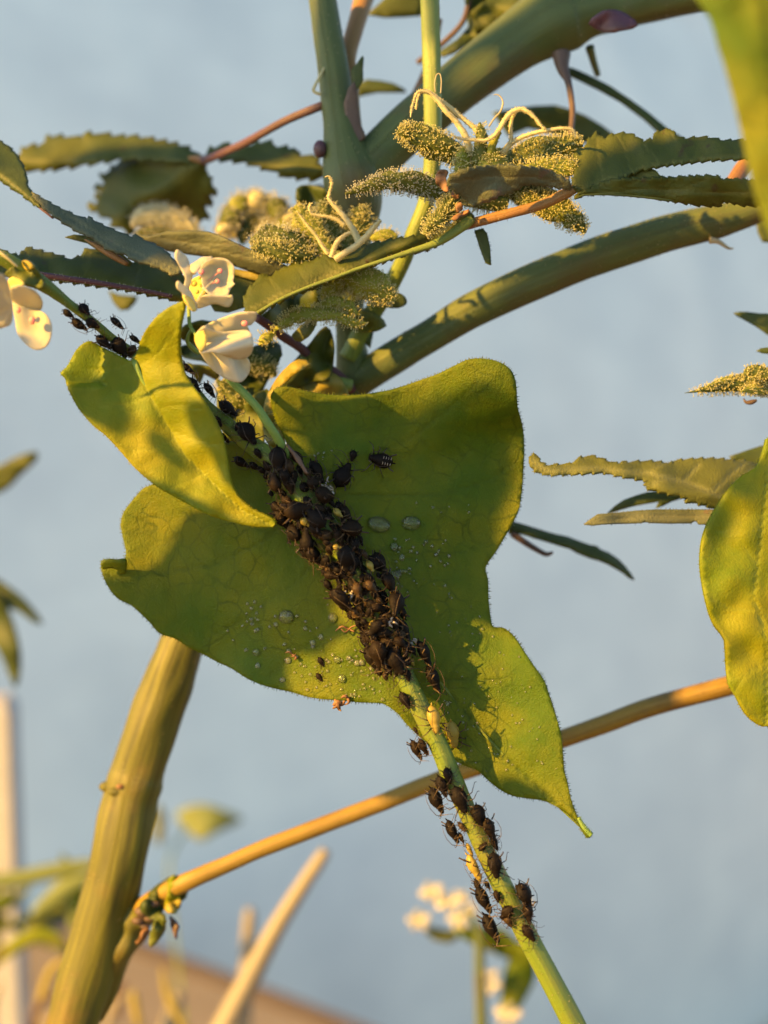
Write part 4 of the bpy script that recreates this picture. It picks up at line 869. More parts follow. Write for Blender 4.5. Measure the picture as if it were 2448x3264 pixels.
pistil(bud2, T2((13.2,13.15),[(1290,530,34),(1250,440,30),(1190,350,28),(1120,270,22),(1065,205,16),(1065,160,13),(1080,100,12),(1082,55,9),(1060,28,7),(1032,35,5)]), seed=11)
pistil(bud2, T2((13.25,13.2),[(1180,400,22),(1130,360,18),(1060,335,15),(990,325,13),(935,310,11),(915,275,9),(922,240,8),(942,230,5)]), seed=12)
pistil(bud2, T2((13.2,13.1),[(1110,660,34),(1180,610,32),(1260,560,32),(1330,500,30),(1390,430,26),(1430,385,20),(1455,360,12)]), seed=13)
pistil(bud2, T2((13.25,13.2),[(1080,640,26),(1100,580,24),(1130,520,24),(1190,470,20),(1240,450,14)]), seed=14)
pistil(bud2, T2((13.35,13.3),[(1060,620,22),(1010,550,18),(960,470,15),(900,400,13),(850,330,10),(820,290,6)]), seed=15)
# pale, blurred flowers behind
bud3 = put('flower_bud', P(790, 700, 15.6), hemp)
bract(bud3, [(690,710,15.6,10),(730,725,15.6,40),(780,700,15.5,56),(830,680,15.5,46),(880,680,15.5,34),(930,700,15.5,12)], 'pistil', 'tric', density=.9, seed=50, flatn=.8)
bract(bud3, [(740,670,15.7,10),(790,660,15.6,38),(850,665,15.6,40),(900,690,15.6,12)], 'pistil', 'tric', density=.5, seed=51, flatn=.8)
for i_, (x_, y_, r_) in enumerate(((715,735,26),(760,650,30),(820,640,30),(880,660,34),(925,700,30),(900,735,30),(850,740,34),(735,700,34),(950,740,24))):
    bract(bud3, [(x_ - r_, y_ + 6, 15.35, 8), (x_ - r_ * .4, y_, 15.3, r_), (x_ + r_ * .4, y_ - 6, 15.3, r_), (x_ + r_, y_ - 4, 15.35, 8)], ('pistil', 'bract_y', 'pistil', 'bract')[i_ % 4], 'tric2', density=.8, seed=80 + i_, flatn=.9)
bract(bud3, [(770,780,15.4,8),(780,740,15.4,26),(800,710,15.4,26),(825,700,15.4,10)], 'hemp_dark', 'tric', density=.4, seed=54, flatn=.8)
bract(bud3, [(418,725,15.3,6),(450,695,15.3,30),(510,690,15.3,38),(570,705,15.3,34),(620,735,15.3,20),(640,750,15.3,5)], 'pistil', 'tric2', density=1.0, ln=18, seed=52, flatn=.8)
bract(bud3, [(430,745,15.3,8),(480,735,15.3,24),(540,745,15.3,24),(600,755,15.3,10)], 'bract', 'tric2', density=1.0, ln=16, seed=53, flatn=.8)
bract(bud3, [(970,690,15.3,8),(1000,640,15.3,40),(1010,610,15.3,36),(1005,590,15.3,10)], 'hemp_dark', 'tric2', density=.3, seed=55, flatn=.8)

# small shoot in the axil low on the main stem
ax = put('axil_shoot', P(520, 2880, 14.7), hemp)
for o_, m_, d_ in (([(470,2860),(500,2825),(540,2795),(580,2790),(600,2815),(590,2860),(560,2890),(520,2900),(490,2890)], 'hemp_leaf', 14.75),
                   ([(540,2800),(556,2790),(566,2800),(568,2850),(575,2880),(560,2910),(540,2910),(528,2880),(535,2840)], 'young_leaf', 14.6),
                   ([(528,2890),(560,2870),(580,2872),(565,2895),(545,2912),(532,2905)], 'gold_leaf', 14.55),
                   ([(500,2925),(520,2915),(530,2935),(522,2965),(505,2995),(485,3016),(475,3010),(480,2975),(490,2945)], 'bract', 14.55),
                   ([(540,2922),(552,2930),(565,2945),(568,2962),(563,2990),(556,2985),(552,2962),(545,2945)], 'brown_pet', 14.6),
                   ([(440,3000),(450,2975),(465,2960),(478,2965),(465,2985),(450,3000),(432,3006)], 'dry', 14.7),
                   ([(450,2880),(480,2860),(510,2870),(520,2900),(505,2930),(480,2930),(455,2910)], 'hemp_dark', 14.65)):
    sheet('leaf', o_, flat(d_, amp=.15, wl=30, seed=d_), [M[m_]], ax, step=8, smooth_outline=2, thick=.03)

# ------------------------------------------------------------------ hemp shoot entering from the right edge
hs = put('hemp_shoot', P(2700, 1560, 13.8))
tag(hs, 'hemp shoot with serrated leaves entering from the right edge, behind the lobed leaf', 'plant')
qe = lambda p: ZP(1650, 950, 2.079, p)
leaf(qe([(85,1110),(82,1080),(90,1055),(102,1030),(118,1042),(150,1090),(200,1118),(275,1110),(350,1105),(385,1082),(420,1060),(490,1053),(560,1070),(610,1092),(650,1102),(675,1100),(692,1088),(720,1096),(810,1088),(900,1090),(960,1095),(1000,1106),(1040,1084),(1120,1075),(1200,1070),(1290,1070),(1380,1076),(1430,1082),(1500,1082),(1540,1092),(1570,1112),(1650,1130),(1750,1250),(1800,1400),(1650,1440),(1480,1430),(1330,1398),(1240,1372),(1150,1350),(1105,1346),(1130,1325),(1060,1308),(980,1290),(870,1262),(834,1236),(900,1222),(930,1218),(830,1205),(750,1190),(650,1172),(590,1156),(500,1156),(400,1162),(300,1170),(200,1172),(120,1148)]),
     folded(qe([(100,1120),(1700,1380)]), 13.2, 13.5, (.25, .1), .08, 21), 'hemp_pale', veins=[(1, qe([(95,1090),(200,1150),(500,1135),(860,1165),(1100,1225),(1340,1310),(1700,1420)])), (.8, qe([(1090,1225),(1200,1110)])), (.8, qe([(1290,1290),(1400,1180),(1490,1110)])), (.6, qe([(860,1165),(960,1100)])), (.7, qe([(1000,1200),(900,1230)]))], parent=hs, name='leaflet', vw=8, hairs=7, teeth=(34, 7))
leaf(qe([(440,1500),(470,1475),(530,1434),(600,1428),(700,1418),(800,1410),(900,1404),(1050,1402),(1300,1404),(1500,1420),(1500,1500),(1300,1500),(1200,1500),(1180,1475),(1150,1492),(1000,1492),(880,1490),(850,1484),(820,1490),(700,1494),(560,1500),(500,1506)]),
     folded(qe([(440,1500),(1500,1450)]), 13.3, 13.5, (.1, -.1), .05, 22), 'hemp_grey', veins=[(.8, qe([(440,1500),(800,1455),(1500,1450)]))], parent=hs, name='leaflet', hairs=8)
leaf(qe([(588,1430),(640,1380),(700,1338),(780,1310),(850,1290),(1000,1268),(1100,1300),(1110,1320),(1020,1350),(960,1380),(915,1395),(935,1350),(860,1362),(780,1378),(680,1405),(620,1425)]), flat(14.2, amp=.06), 'hemp_dark', parent=hs, name='leaflet')
leaf(qe([(1400,1050),(1500,1015),(1620,978),(1750,1000),(1700,1120),(1560,1112),(1540,1092),(1430,1082)]), flat(14.3, amp=.06), 'hemp_dark', parent=hs, name='leaflet')
leaf(qe([(1430,98),(1470,92),(1520,92),(1600,102),(1659,102),(1800,150),(1820,260),(1720,280),(1650,240),(1580,190),(1500,145),(1450,118)]), flat(14.3, amp=.06), 'hemp_dark', parent=hs, name='leaflet')
leaf(qe([(1580,350),(1610,333),(1650,328),(1720,320),(1800,340),(1780,390),(1700,375),(1620,366)]), flat(13.8, amp=.06), 'hemp_dark', parent=hs, name='leaflet')
leaf([(2410,700),(2440,640),(2480,700),(2470,760),(2430,770)], flat(15, amp=.06), 'hemp_dark', parent=hs, name='leaflet', so=2)
hb = put('flower_bud', P(2460, 1240, 13.6), hs)
for i, pts in enumerate(([(1105,630,2),(1180,618,14),(1260,605,30),(1350,590,46),(1450,575,60),(1560,565,75),(1680,560,90),(1800,560,90)], [(1495,500,8),(1530,490,34),(1580,490,44),(1640,500,46),(1720,520,40)], [(1250,590,6),(1320,560,22),(1400,545,30),(1480,545,26),(1540,560,10)], [(1480,620,8),(1560,600,36),(1650,600,50),(1750,600,50)], [(1560,520,8),(1620,540,30),(1700,550,44),(1780,560,40)])):
    bract(hb, ZT(1650,950,2.079,(13.4,13.7) if i != 1 else 13.45, pts), 'bract' if i in (1, 0) else 'bract_y', 'tric', seed=70 + i, flatn=.6, ln=11)
b = Buf(); b.tube(px_tube([(2370,1270,13.6,2),(2378,1282,13.6,5),(2395,1282,13.6,8),(2412,1276,13.6,4)], 4), 8); b.make('stipule', [M['brown_pet']], hs)
# bare leaflets hanging behind the heart leaf on the right
tw = put('drooping_leaf', P(1640, 1690, 15))
tag(tw, 'narrow brown drooping leaf behind the right side of the heart-shaped leaf', 'leaf')
leaf(qe([(-60,1480),(0,1492),(60,1510),(100,1524),(180,1548),(250,1568),(330,1585),(400,1612),(480,1640),(520,1645),(550,1672),(600,1690),(660,1730),(710,1780),(750,1832),(772,1868),(735,1850),(700,1820),(650,1790),(600,1762),(540,1738),(480,1722),(400,1690),(350,1660),(280,1640),(200,1615),(130,1595),(60,1572),(0,1562),(-60,1560)]), folded(qe([(-60,1520),(770,1865)]), 14.6, 14.8, .3, .04, 24), 'brown_leaf' if 'brown_leaf' in M else 'hemp_leaf', parent=tw, name='leaflet', step=12, hairs=7)
stem('stalk', ZT(1650,950,2.079,14.6,[(-40,1560,22),(20,1600,22),(90,1645,20),(150,1680,18),(190,1698,16),(222,1690,12),(232,1680,6)]), M['brown_pet'], tw, 8, 5)

# ------------------------------------------------------------------ far, blurred things
def blurleaf(root, name, outline, d, mat, seed=0, step=30):
    return sheet(name, outline, flat(d, amp=.3, wl=150, seed=seed), [M[mat]], root, step=step, smooth_outline=2, thick=.04)
lp = put('background_leaves', P(-40, 1700, 20))
tag(lp, 'dark blurred palmate hemp leaf hanging at the left edge', 'leaf')
blurleaf(lp, 'leaflet', [(-160,1510),(-40,1500),(40,1462),(100,1440),(125,1445),(110,1475),(60,1520),(20,1560),(-60,1590),(-160,1600)], 20, 'hemp_leaf')
blurleaf(lp, 'leaflet', [(-160,1800),(-40,1830),(30,1870),(80,1910),(120,1960),(135,1990),(110,1985),(60,1950),(0,1930),(-80,1900),(-160,1880)], 20.5, 'hemp_dark', 1)
blurleaf(lp, 'leaflet', [(-160,1840),(-60,1860),(0,1900),(40,1980),(65,2080),(62,2160),(45,2190),(10,2100),(-30,2040),(-100,1990),(-160,1960)], 20.5, 'hemp_dark', 2)
lg = put('small_weed', P(600, 3400, 27))
tag(lg, 'small green blurred leaf on a thin stalk, floating left of centre below the heart-shaped leaf', 'weed')
blurleaf(lg, 'leaf', [(560,2600),(600,2570),(660,2565),(720,2585),(775,2610),(720,2640),(670,2665),(640,2680),(600,2650)], 29, 'side_leaf', 3)
blurleaf(lg, 'leaf', [(490,2620),(505,2560),(525,2600),(520,2680),(500,2690)], 26, 'hemp_pale', 4)
stem('stalk', [(600,3400,29,6),(560,3000,30,5),(540,2750,30.5,5),(600,2640,31,5)], M['side_stem'], lg, 8, 5)
gw = put('grass_tuft', P(100, 3100, 24))
tag(gw, 'blurred green and straw-coloured grass behind the foot of the golden stem at lower left', 'grass')
for k, (pts, m_) in enumerate((([(-80,2820,24,22),(60,2800,24,26),(180,2775,24,26),(300,2755,24,18),(420,2750,24,6)], 'side_leaf'), ([(100,2920,23,8),(160,2870,23,24),(230,2820,23,26),(300,2790,23,14),(360,2770,23,5)], 'side_leaf'), ([(-60,3100,24,14),(40,3020,24,22),(120,2980,24,24),(200,2990,24,8)], 'young_leaf'))):
    path = px_tube(pts, 6); b = Buf(); b.tube(path, 8, flat=.3); b.make('blade', [M[m_]], gw, attr={'vein': [0.0] * len(b.V)})
rd = random.Random(9)
for k in range(26):
    x0 = rd.uniform(-120, 330); y0 = rd.uniform(2900, 3080); L = rd.uniform(110, 230); a = rd.uniform(-1.3, 1.3) - 1.57
    blurleaf(gw, 'blade', [(x0, y0), (x0 + L * .4 * math.cos(a) - 36, y0 + L * .4 * math.sin(a)), (x0 + L * math.cos(a), y0 + L * math.sin(a)), (x0 + L * .5 * math.cos(a) + 36, y0 + L * .5 * math.sin(a))], rd.uniform(24, 27), rd.choice(['side_leaf', 'vine_leaf', 'vine_leaf', 'hemp_leaf']), k, 24)
for k in range(18):
    x0 = rd.uniform(-100, 700); y0 = rd.uniform(3130, 3330); L = rd.uniform(50, 190); a = rd.uniform(-.9, .9) - 1.57
    if x0 > 380 and y0 < 3200: continue
    b = Buf(); b.tube(px_tube([(x0, y0 + 60, 23, 12), (x0 + L * .5 * math.cos(a), y0 + L * .5 * math.sin(a), 23, 14), (x0 + L * math.cos(a + .3), y0 + L * math.sin(a + .3), 23, 4)], 5), 7, flat=.4)
    b.make('blade', [M[rd.choice(['straw', 'gold_leaf', 'wood_pale', 'brown_pet'])]], gw, attr={'vein': [0.0] * len(b.V)})
for lab, pts in (('tallest cream straw stalk, leaning right, blurred at the bottom of the picture', [(640,3420,21,46),(720,3264,21,41),(800,3110,21,36),(880,2960,21,30),(960,2830,21,25),(1020,2740,21,22),(1040,2710,21,16)]),
                 ('short pale stalk standing upright just behind the tallest straw stalk', [(770,3420,25,24),(780,3200,25,24),(788,3050,25,23),(795,2930,25,20),(797,2895,25,12)]),
                 ('stubby cream straw tip nearest the golden stem at the bottom edge', [(500,3420,24,34),(530,3300,24,32),(560,3200,24,26),(568,3160,24,14)])):
    t = put('straw_stalk', P(pts[0][0], pts[0][1], pts[0][2])); tag(t, lab, 'straw', 'straw stalks at the bottom of the picture')
    stem('stalk', pts, M['straw'], t, 14, 5)
bw_ = put('flowering_weed', P(1530, 3420, 21))
tag(bw_, 'blurred plant with cream white flowers rising behind the vine stem at the bottom', 'flower')
stem('stem', [(1540,3420,21,20),(1535,3264,21,19),(1530,3120,21,18),(1528,3020,21,16),(1520,2950,21,13),(1480,2900,21,9)], M['hemp_stem'], bw_, 12, 5)
blurleaf(bw_, 'leaf', [(1600,3230),(1600,3140),(1620,3060),(1660,3000),(1700,3050),(1705,3110),(1680,3170),(1640,3230)], 21.2, 'vine_leaf', 7)
blurleaf(bw_, 'leaf', [(1440,2960),(1520,2955),(1600,2960),(1650,3000),(1700,3020),(1640,3060),(1560,3030),(1490,3000)], 21.2, 'vine_leaf', 8)
blurleaf(bw_, 'leaf', [(1350,2950),(1400,2960),(1460,2975),(1440,3005),(1380,2995)], 21.1, 'hemp_leaf', 9)
for x, y, rx, ry in ((1378,2845,42,30),(1335,2935,40,36),(1462,2930,36,46),(1420,2875,40,24),(1470,2860,30,26),(1660,2875,34,40),(1568,3130,34,58),(1620,3235,46,40),(1500,2900,24,30)):
    b = Buf()
    for k in range(5):
        a = k * 1.257 + x; v1 = Vector((math.cos(a), .5 * math.sin(a * 2.3), math.sin(a))).normalized(); v2 = v1.orthogonal().normalized(); v3 = v1.cross(v2)
        b.ball(P(x + math.cos(a) * rx * .5, y - math.sin(a) * ry * .5, 21), R(1, 21), sx=rx * .55, sy=rx * .38, sz=ry * .16, seg=10, ring=7, ax=(v1, v2, v3))
    b.make('flower', [M['petal']], bw_)

# ------------------------------------------------------------------ aphids
def aphid_mesh(name, body, limb, seed, plump=1.0, eyes=True, tuck=1.0):
    """length one, head towards +X, back towards +Z, feet down at about z = -0.3"""
    rd = random.Random(seed); b = Buf()
    X, Y, Zv = Vector((1, 0, 0)), Vector((0, 1, 0)), Vector((0, 0, 1))
    prof = [(-.50, .02), (-.475, .075), (-.44, .14), (-.38, .205), (-.30, .262), (-.21, .298), (-.12, .31), (-.03, .30), (.05, .272), (.13, .232), (.19, .195), (.245, .165), (.28, .146), (.32, .132), (.36, .124), (.40, .113), (.44, .092), (.47, .06), (.49, .025)]
    n = 14; base = len(b.V)
    bend = rd.uniform(-.06, .06)
    for i, (x, r) in enumerate(prof):
        rr = r * plump if x < .2 else r
        if i % 2 == 0 and -.45 < x < .2: rr *= .965
        for k in range(n):
            a = 2 * math.pi * k / n
            z = math.sin(a) * rr * .86; y = math.cos(a) * rr
            if z < 0: z *= .72
            b.V.append(Vector((x, y + bend * x * x * 2, z + .03))); b.U.append((k / n, x))
    for i in range(len(prof) - 1):
        for k in range(n):
            a = base + i * n + k; c = base + i * n + (k + 1) % n
            b.F.append((a, a + n, c + n, c)); b.M.append(0)
    b.F.append(tuple(base + k for k in range(n))); b.M.append(0)
    b.F.append(tuple(base + (len(prof) - 1) * n + k for k in range(n - 1, -1, -1))); b.M.append(0)
    def seg(pts, mat, sides=5): b.tube([(Vector(p[:3]), p[3]) for p in pts], sides, mat, flatdir=Zv)
    # tail and cornicles
    seg([(-.47, 0, .05, .035), (-.55, 0, .08, .028), (-.60, 0, .1, .008)], 0)
    for s in (-1, 1):
        seg([(-.30, s * .2, .16, .036), (-.38, s * .27, .23, .026), (-.46, s * .31, .29, .026), (-.48, s * .32, .30, .03)], 2)
        if eyes: b.ball(Vector((.40, s * .105, .06)), .028, 2, seg=6, ring=5, ax=(X, Y, Zv))
        # antennae, swept back over the body or reaching out
        if rd.random() < .6:
            seg([(.47, s * .05, .07, .016), (.52, s * .11, .14, .014), (.40, s * .22, .27, .012), (.12, s * .27, .36, .011), (-.15, s * .2, .37, .009), (-.34, s * .12, .33, .005)], 1, 4)
        else:
            seg([(.47, s * .05, .07, .016), (.54, s * .12, .12, .014), (.66, s * .3, .2, .012), (.7, s * .5, .24, .009), (.62, s * .72, .26, .005)], 1, 4)
        # legs
        for j, (x0, fx, tx) in enumerate(((.26, .2, .34), (.14, .02, -.04), (.02, -.16, -.42))):
            jx = rd.uniform(-.06, .06); jy = rd.uniform(-.05, .08); jz = rd.uniform(-.04, .1)
            k = Vector((x0 + fx + jx, s * (.40 + jy) * tuck, .08 + jz - (1 - tuck) * .3)); ft = Vector((x0 + tx + jx * 2, s * (.52 + jy * 2) * tuck, -.28 + rd.uniform(0, .06)))
            seg([(x0, s * .13, -.07, .03), (x0 + fx * .5 + jx * .5, s * .28 * tuck, .02 - (1 - tuck) * .25, .024), (k.x, k.y, k.z, .017)], 1)
            m = k.lerp(ft, .55)
            seg([(k.x, k.y, k.z, .016), (m.x, m.y, m.z, .012), (ft.x, ft.y, ft.z, .009)], 1)
            seg([(ft.x, ft.y, ft.z, .013), (ft.x + .02, ft.y + s * .07, ft.z - .02, .008)], 2)
    me = bpy.data.meshes.new(name); me.from_pydata(b.V, [], b.F)
    for m in (body, limb, M['limb_k']): me.materials.append(m)
    me.polygons.foreach_set('material_index', b.M); me.polygons.foreach_set('use_smooth', [True] * len(me.polygons)); me.update()
    return me
AM = {}
for key, bm, lm in (('k', 'aphid_k', 'limb_k'), ('K', 'aphid_k', 'limb'), ('b', 'aphid_b', 'limb'), ('r', 'aphid_r', 'limb'), ('y', 'aphid_y', 'limb')):
    AM[key] = [aphid_mesh('aphid', M[bm], M[lm], 100 + i * 7 + ord(key), plump=(.78 if key == 'y' else rnd.uniform(.86, 1.12))) for i in range(4)] + [aphid_mesh('aphid', M[bm], M[lm], 300 + i * 7 + ord(key), plump=rnd.uniform(.9, 1.15), tuck=.55) for i in range(4)]
VS = spline(VINE, 6)
def vine_at(x, y):
    best = None
    for i in range(len(VS) - 1):
        a, c = VS[i], VS[i + 1]; dx, dy = c[0] - a[0], c[1] - a[1]; l = dx * dx + dy * dy
        t = max(0, min(1, ((x - a[0]) * dx + (y - a[1]) * dy) / l)); ex, ey = x - a[0] - t * dx, y - a[1] - t * dy
        dd = math.hypot(ex, ey)
        if best is None or dd < best[0]:
            L = math.sqrt(l); s = ex * (-dy) / L * -1 + ey * dx / L * -1
            # s > 0 on the right-hand / upper side of the stem
            best = (dd, (dy * ex - dx * ey) / L, a[2] + (c[2] - a[2]) * t, a[3] + (c[3] - a[3]) * t, (dx / L, dy / L), (a[0] + t * dx, a[1] + t * dy))
    return best
def add_aphid(center, head, back, ln, key, label, group, var=None):
    me = AM[key][var if var is not None else rnd.randrange(4)]
    o = bpy.data.objects.new('aphid', me); COL.objects.link(o)
    zx = (back - head * back.dot(head)).normalized(); y = zx.cross(head)
    m = Matrix(((head.x, y.x, zx.x), (head.y, y.y, zx.y), (head.z, y.z, zx.z))).to_4x4()
    o.matrix_world = Matrix.Translation(center) @ m @ Matrix.Scale(ln, 4)
    tag(o, label, 'aphid', group); return o
APH = []
def aphid_on_vine(x, y, lpx, ang, key, label, group='aphids on the vine', lift=.24, tilt=0.0):
    _, s, d, r, (tx, ty), (ax_, ay_) = vine_at(x, y)
    ln = R(lpx * 1.0, d); rho = r + lift * lpx
    px, py = ty, -tx        # unit perpendicular in picture, right-hand side
    perp = RIGHT * px - UP * py
    u = max(-1, min(1, s / rho)); nrm = perp * u - FWD * math.sqrt(1 - u * u)
    if abs(s) > rho:
        c = P(x, y, d)
    else:
        c = P(ax_, ay_, d) + nrm * R(rho, d)
    a = math.radians(ang); h = RIGHT * math.cos(a) + UP * math.sin(a)
    h = (h - nrm * h.dot(nrm)); h = (h.normalized() - nrm * tilt).normalized()
    APH.append((c, ln)); return add_aphid(c, h, nrm, ln, key, label, group)
def aphid_on_leaf(x, y, lpx, ang, key, label, dep=dm, group='aphids on the heart-shaped leaf', zoff=.24):
    d = dep(x, y); ln = R(lpx, d); e = 25
    p0, p1, p2 = P(x, y, d), P(x + e, y, dep(x + e, y)), P(x, y + e, dep(x, y + e))
    nrm = (p2 - p0).cross(p1 - p0).normalized()
    if nrm.dot(FWD) > 0: nrm = -nrm
    a = math.radians(ang); h = RIGHT * math.cos(a) + UP * math.sin(a); h = (h - nrm * h.dot(nrm)).normalized()
    return add_aphid(p0 + nrm * ln * zoff, h, nrm, ln, key, label, group)

LOW = 'aphids along the lower vine stem'
for x, y, l, a, k, lab in (
    (1427,2465,50,-75,'k','small black aphid in the middle of the stem, first one below the twig crossing'),
    (1464,2540,84,-68,'k','large black aphid centred on the stem just below the brown twig, head down'),
    (1411,2500,66,-72,'k','black aphid half hidden behind the left side of the stem in front of the twig'),
    (1397,2551,82,-60,'K','black aphid left of the stem just below the twig, pale antennae raised'),
    (1521,2593,66,-82,'k','slim black aphid on the right stem edge, above the long one with raised tail'),
    (1447,2650,74,-62,'K','round black aphid left of the stem with two amber young beside it'),
    (1473,2632,36,-20,'r','amber young aphid beside the tail of the round aphid left of the stem'),
    (1472,2670,36,-75,'r','amber young aphid beside the head of the round aphid left of the stem'),
    (1556,2638,74,-72,'b','long dark brown aphid on the right edge of the stem with its tail raised'),
    (1573,2684,46,-70,'k','small dark aphid at the head of the long brown one, right stem edge'),
    (1537,2689,34,50,'b','tiny brown aphid alone in the middle of the lower stem'),
    (1574,2747,76,-82,'k','plump round black aphid on the right of the lower stem, above the bottom cluster'),
    (1514,2762,84,-60,'y','large pale yellow aphid on the left edge of the lower stem'),
    (1499,2708,42,-60,'y','small pale yellow aphid just above the large yellow one, left edge of the stem'),
    (1527,2825,46,-70,'b','brown aphid at the top left of the bottom cluster'),
    (1556,2822,30,-80,'k','tiny dark aphid on the stem edge at the top of the bottom cluster'),
    (1583,2849,40,-85,'b','small oval brown aphid on the stem just above the bottom cluster'),
    (1547,2867,88,-48,'K','big black aphid leaning out left of the stem, upper one of the bottom cluster'),
    (1571,2957,92,-20,'K','big black aphid lying nearly level left of the stem, lowest on that side'),
    (1611,2898,58,-130,'b','ragged brown aphid in the middle of the bottom cluster'),
    (1618,2925,44,-60,'r','amber aphid in the middle of the bottom cluster, below the ragged brown one'),
    (1668,2850,80,-70,'K','black aphid on the right of the bottom cluster, antennae laid back'),
    (1678,2902,62,-95,'b','dark brown aphid below the black one on the right of the bottom cluster'),
    (1681,2961,58,-55,'b','brown aphid on the right edge of the stem, lowest of all'),
    (1650,2832,34,-30,'b','tiny brown aphid at the right stem edge, top right of the bottom cluster')):
    aphid_on_vine(x, y, l * 1.12, a, k, lab, LOW)
MID = 'aphids on the stem below the colony'
for x, y, l, a, k, lab in (
    (1349,2086,92,-88,'K','large black aphid just right of the colony end, upper of two'),
    (1378,2168,96,-95,'K','large black aphid right of the stem below its twin, antennae folded over the back'),
    (1299,2149,42,-80,'k','small black aphid close under the lower end of the colony'),
    (1293,2228,62,-58,'k','round black aphid on the left of the stem above the yellow aphids'),
    (1381,2288,92,-82,'y','plump bright yellow aphid on the stem, left of two'),
    (1328,2330,30,-60,'b','tiny brown aphid at the left stem edge beside the yellow aphid'),
    (1331,2390,72,-45,'b','brown aphid hanging off the left side of the stem above the twig, outer of two'),
    (1352,2378,60,-70,'b','brown aphid tucked against the left side of the stem above the twig, inner of two')):
    aphid_on_vine(x, y, l, a, k, lab, MID)
aphid_on_leaf(1442, 2336, 90, -80, 'y', 'slender yellow aphid with a dark eye on the leaf, right of two')
aphid_on_leaf(1091, 1514, 88, 60, 'k', 'large plain black aphid on the leaf, right of the upper colony')
aphid_on_leaf(1122, 1454, 38, -105, 'k', 'very small black aphid between the two large ones on the upper leaf')
aphid_on_leaf(1026, 2108, 34, -60, 'k', 'tiny black aphid on the sunlit lower edge of the leaf, among droplets')
aphid_on_leaf(1021, 2158, 32, -50, 'b', 'tiny brown aphid on the sunlit lower leaf, below the tiny black one')
wa = aphid_on_leaf(1204, 1467, 86, 168, 'k', 'black aphid with white stripes across its back, walking on the upper leaf')
for i in range(4):
    for sgn in (-1, 1):
        b = Buf(); x = -.30 + i * .1; b.tube([(Vector((x, sgn * .06, .285)), .005), (Vector((x - .01, sgn * .11, .275)), .009), (Vector((x - .015, sgn * .16, .245)), .005)], 5, flatdir=Vector((0, 0, 1)))
        wme = bpy.data.meshes.new('white_stripe'); wme.from_pydata(b.V, [], b.F); wme.materials.append(M['wax']); wo = bpy.data.objects.new('white_stripe', wme); COL.objects.link(wo); wo.parent = wa
UPG = 'aphids on the upper vine stem'
for x, y, l, a, k, lab in (
    (274,991,50,-55,'k','black aphid on the upper side of the stem nearest the left flower'),
    (222,1000,44,-40,'k','small dark aphid below the stem nearest the left flower'),
    (256,1033,62,-35,'K','black aphid clinging under the stem, in the middle of the left group'),
    (301,1036,50,-30,'k','round black aphid on the stem, right end of the left group'),
    (372,1033,56,-65,'k','lone black aphid standing above the stem on thin legs'),
    (337,1092,66,-38,'k','long black aphid under the stem at the top of the folded young leaf'),
    (389,1112,76,-60,'k','largest black aphid of the pile where the young leaf is attached'),
    (431,1085,46,-60,'b','dark brown aphid on top of the pile at the young leaf base'),
    (359,1139,52,10,'k','black aphid at the lower left of the pile at the young leaf base'),
    (424,1122,44,-120,'r','pale amber aphid at the right of the pile at the young leaf base'),
    (402,1150,40,-20,'k','small black aphid at the bottom of the pile at the young leaf base'),
    (597,1178,56,-65,'k','black aphid peeping out from behind the right edge of the young leaf'),
    (620,1232,66,-48,'k','slim black aphid lying along the stem right of the young leaf'),
    (666,1246,58,-80,'k','upright black aphid standing above the stem right of the young leaf'),
    (728,1307,74,-10,'k','black aphid lying across the upper side of the stem below the white flowers'),
    (716,1394,48,-80,'k','black aphid under the stem at the edge of the young leaf'),
    (700,1345,40,-60,'b','small brown aphid on the stem right beside the middle edge of the young leaf'),
    (760,1362,36,-120,'b','small brown aphid on the stem between the two large black ones'),
    (794,1386,86,-58,'k','large black aphid next to the green flower stalk at the top of the colony'),
    (826,1447,38,-60,'k','small round black aphid just below the large one by the flower stalk'),
    (773,1472,60,-5,'k','black aphid sticking out left of the stem at the top of the colony'),
    (815,1486,46,-30,'k','small black aphid next in line below the one sticking out left')):
    aphid_on_vine(x, y, l, a, k, lab, UPG)

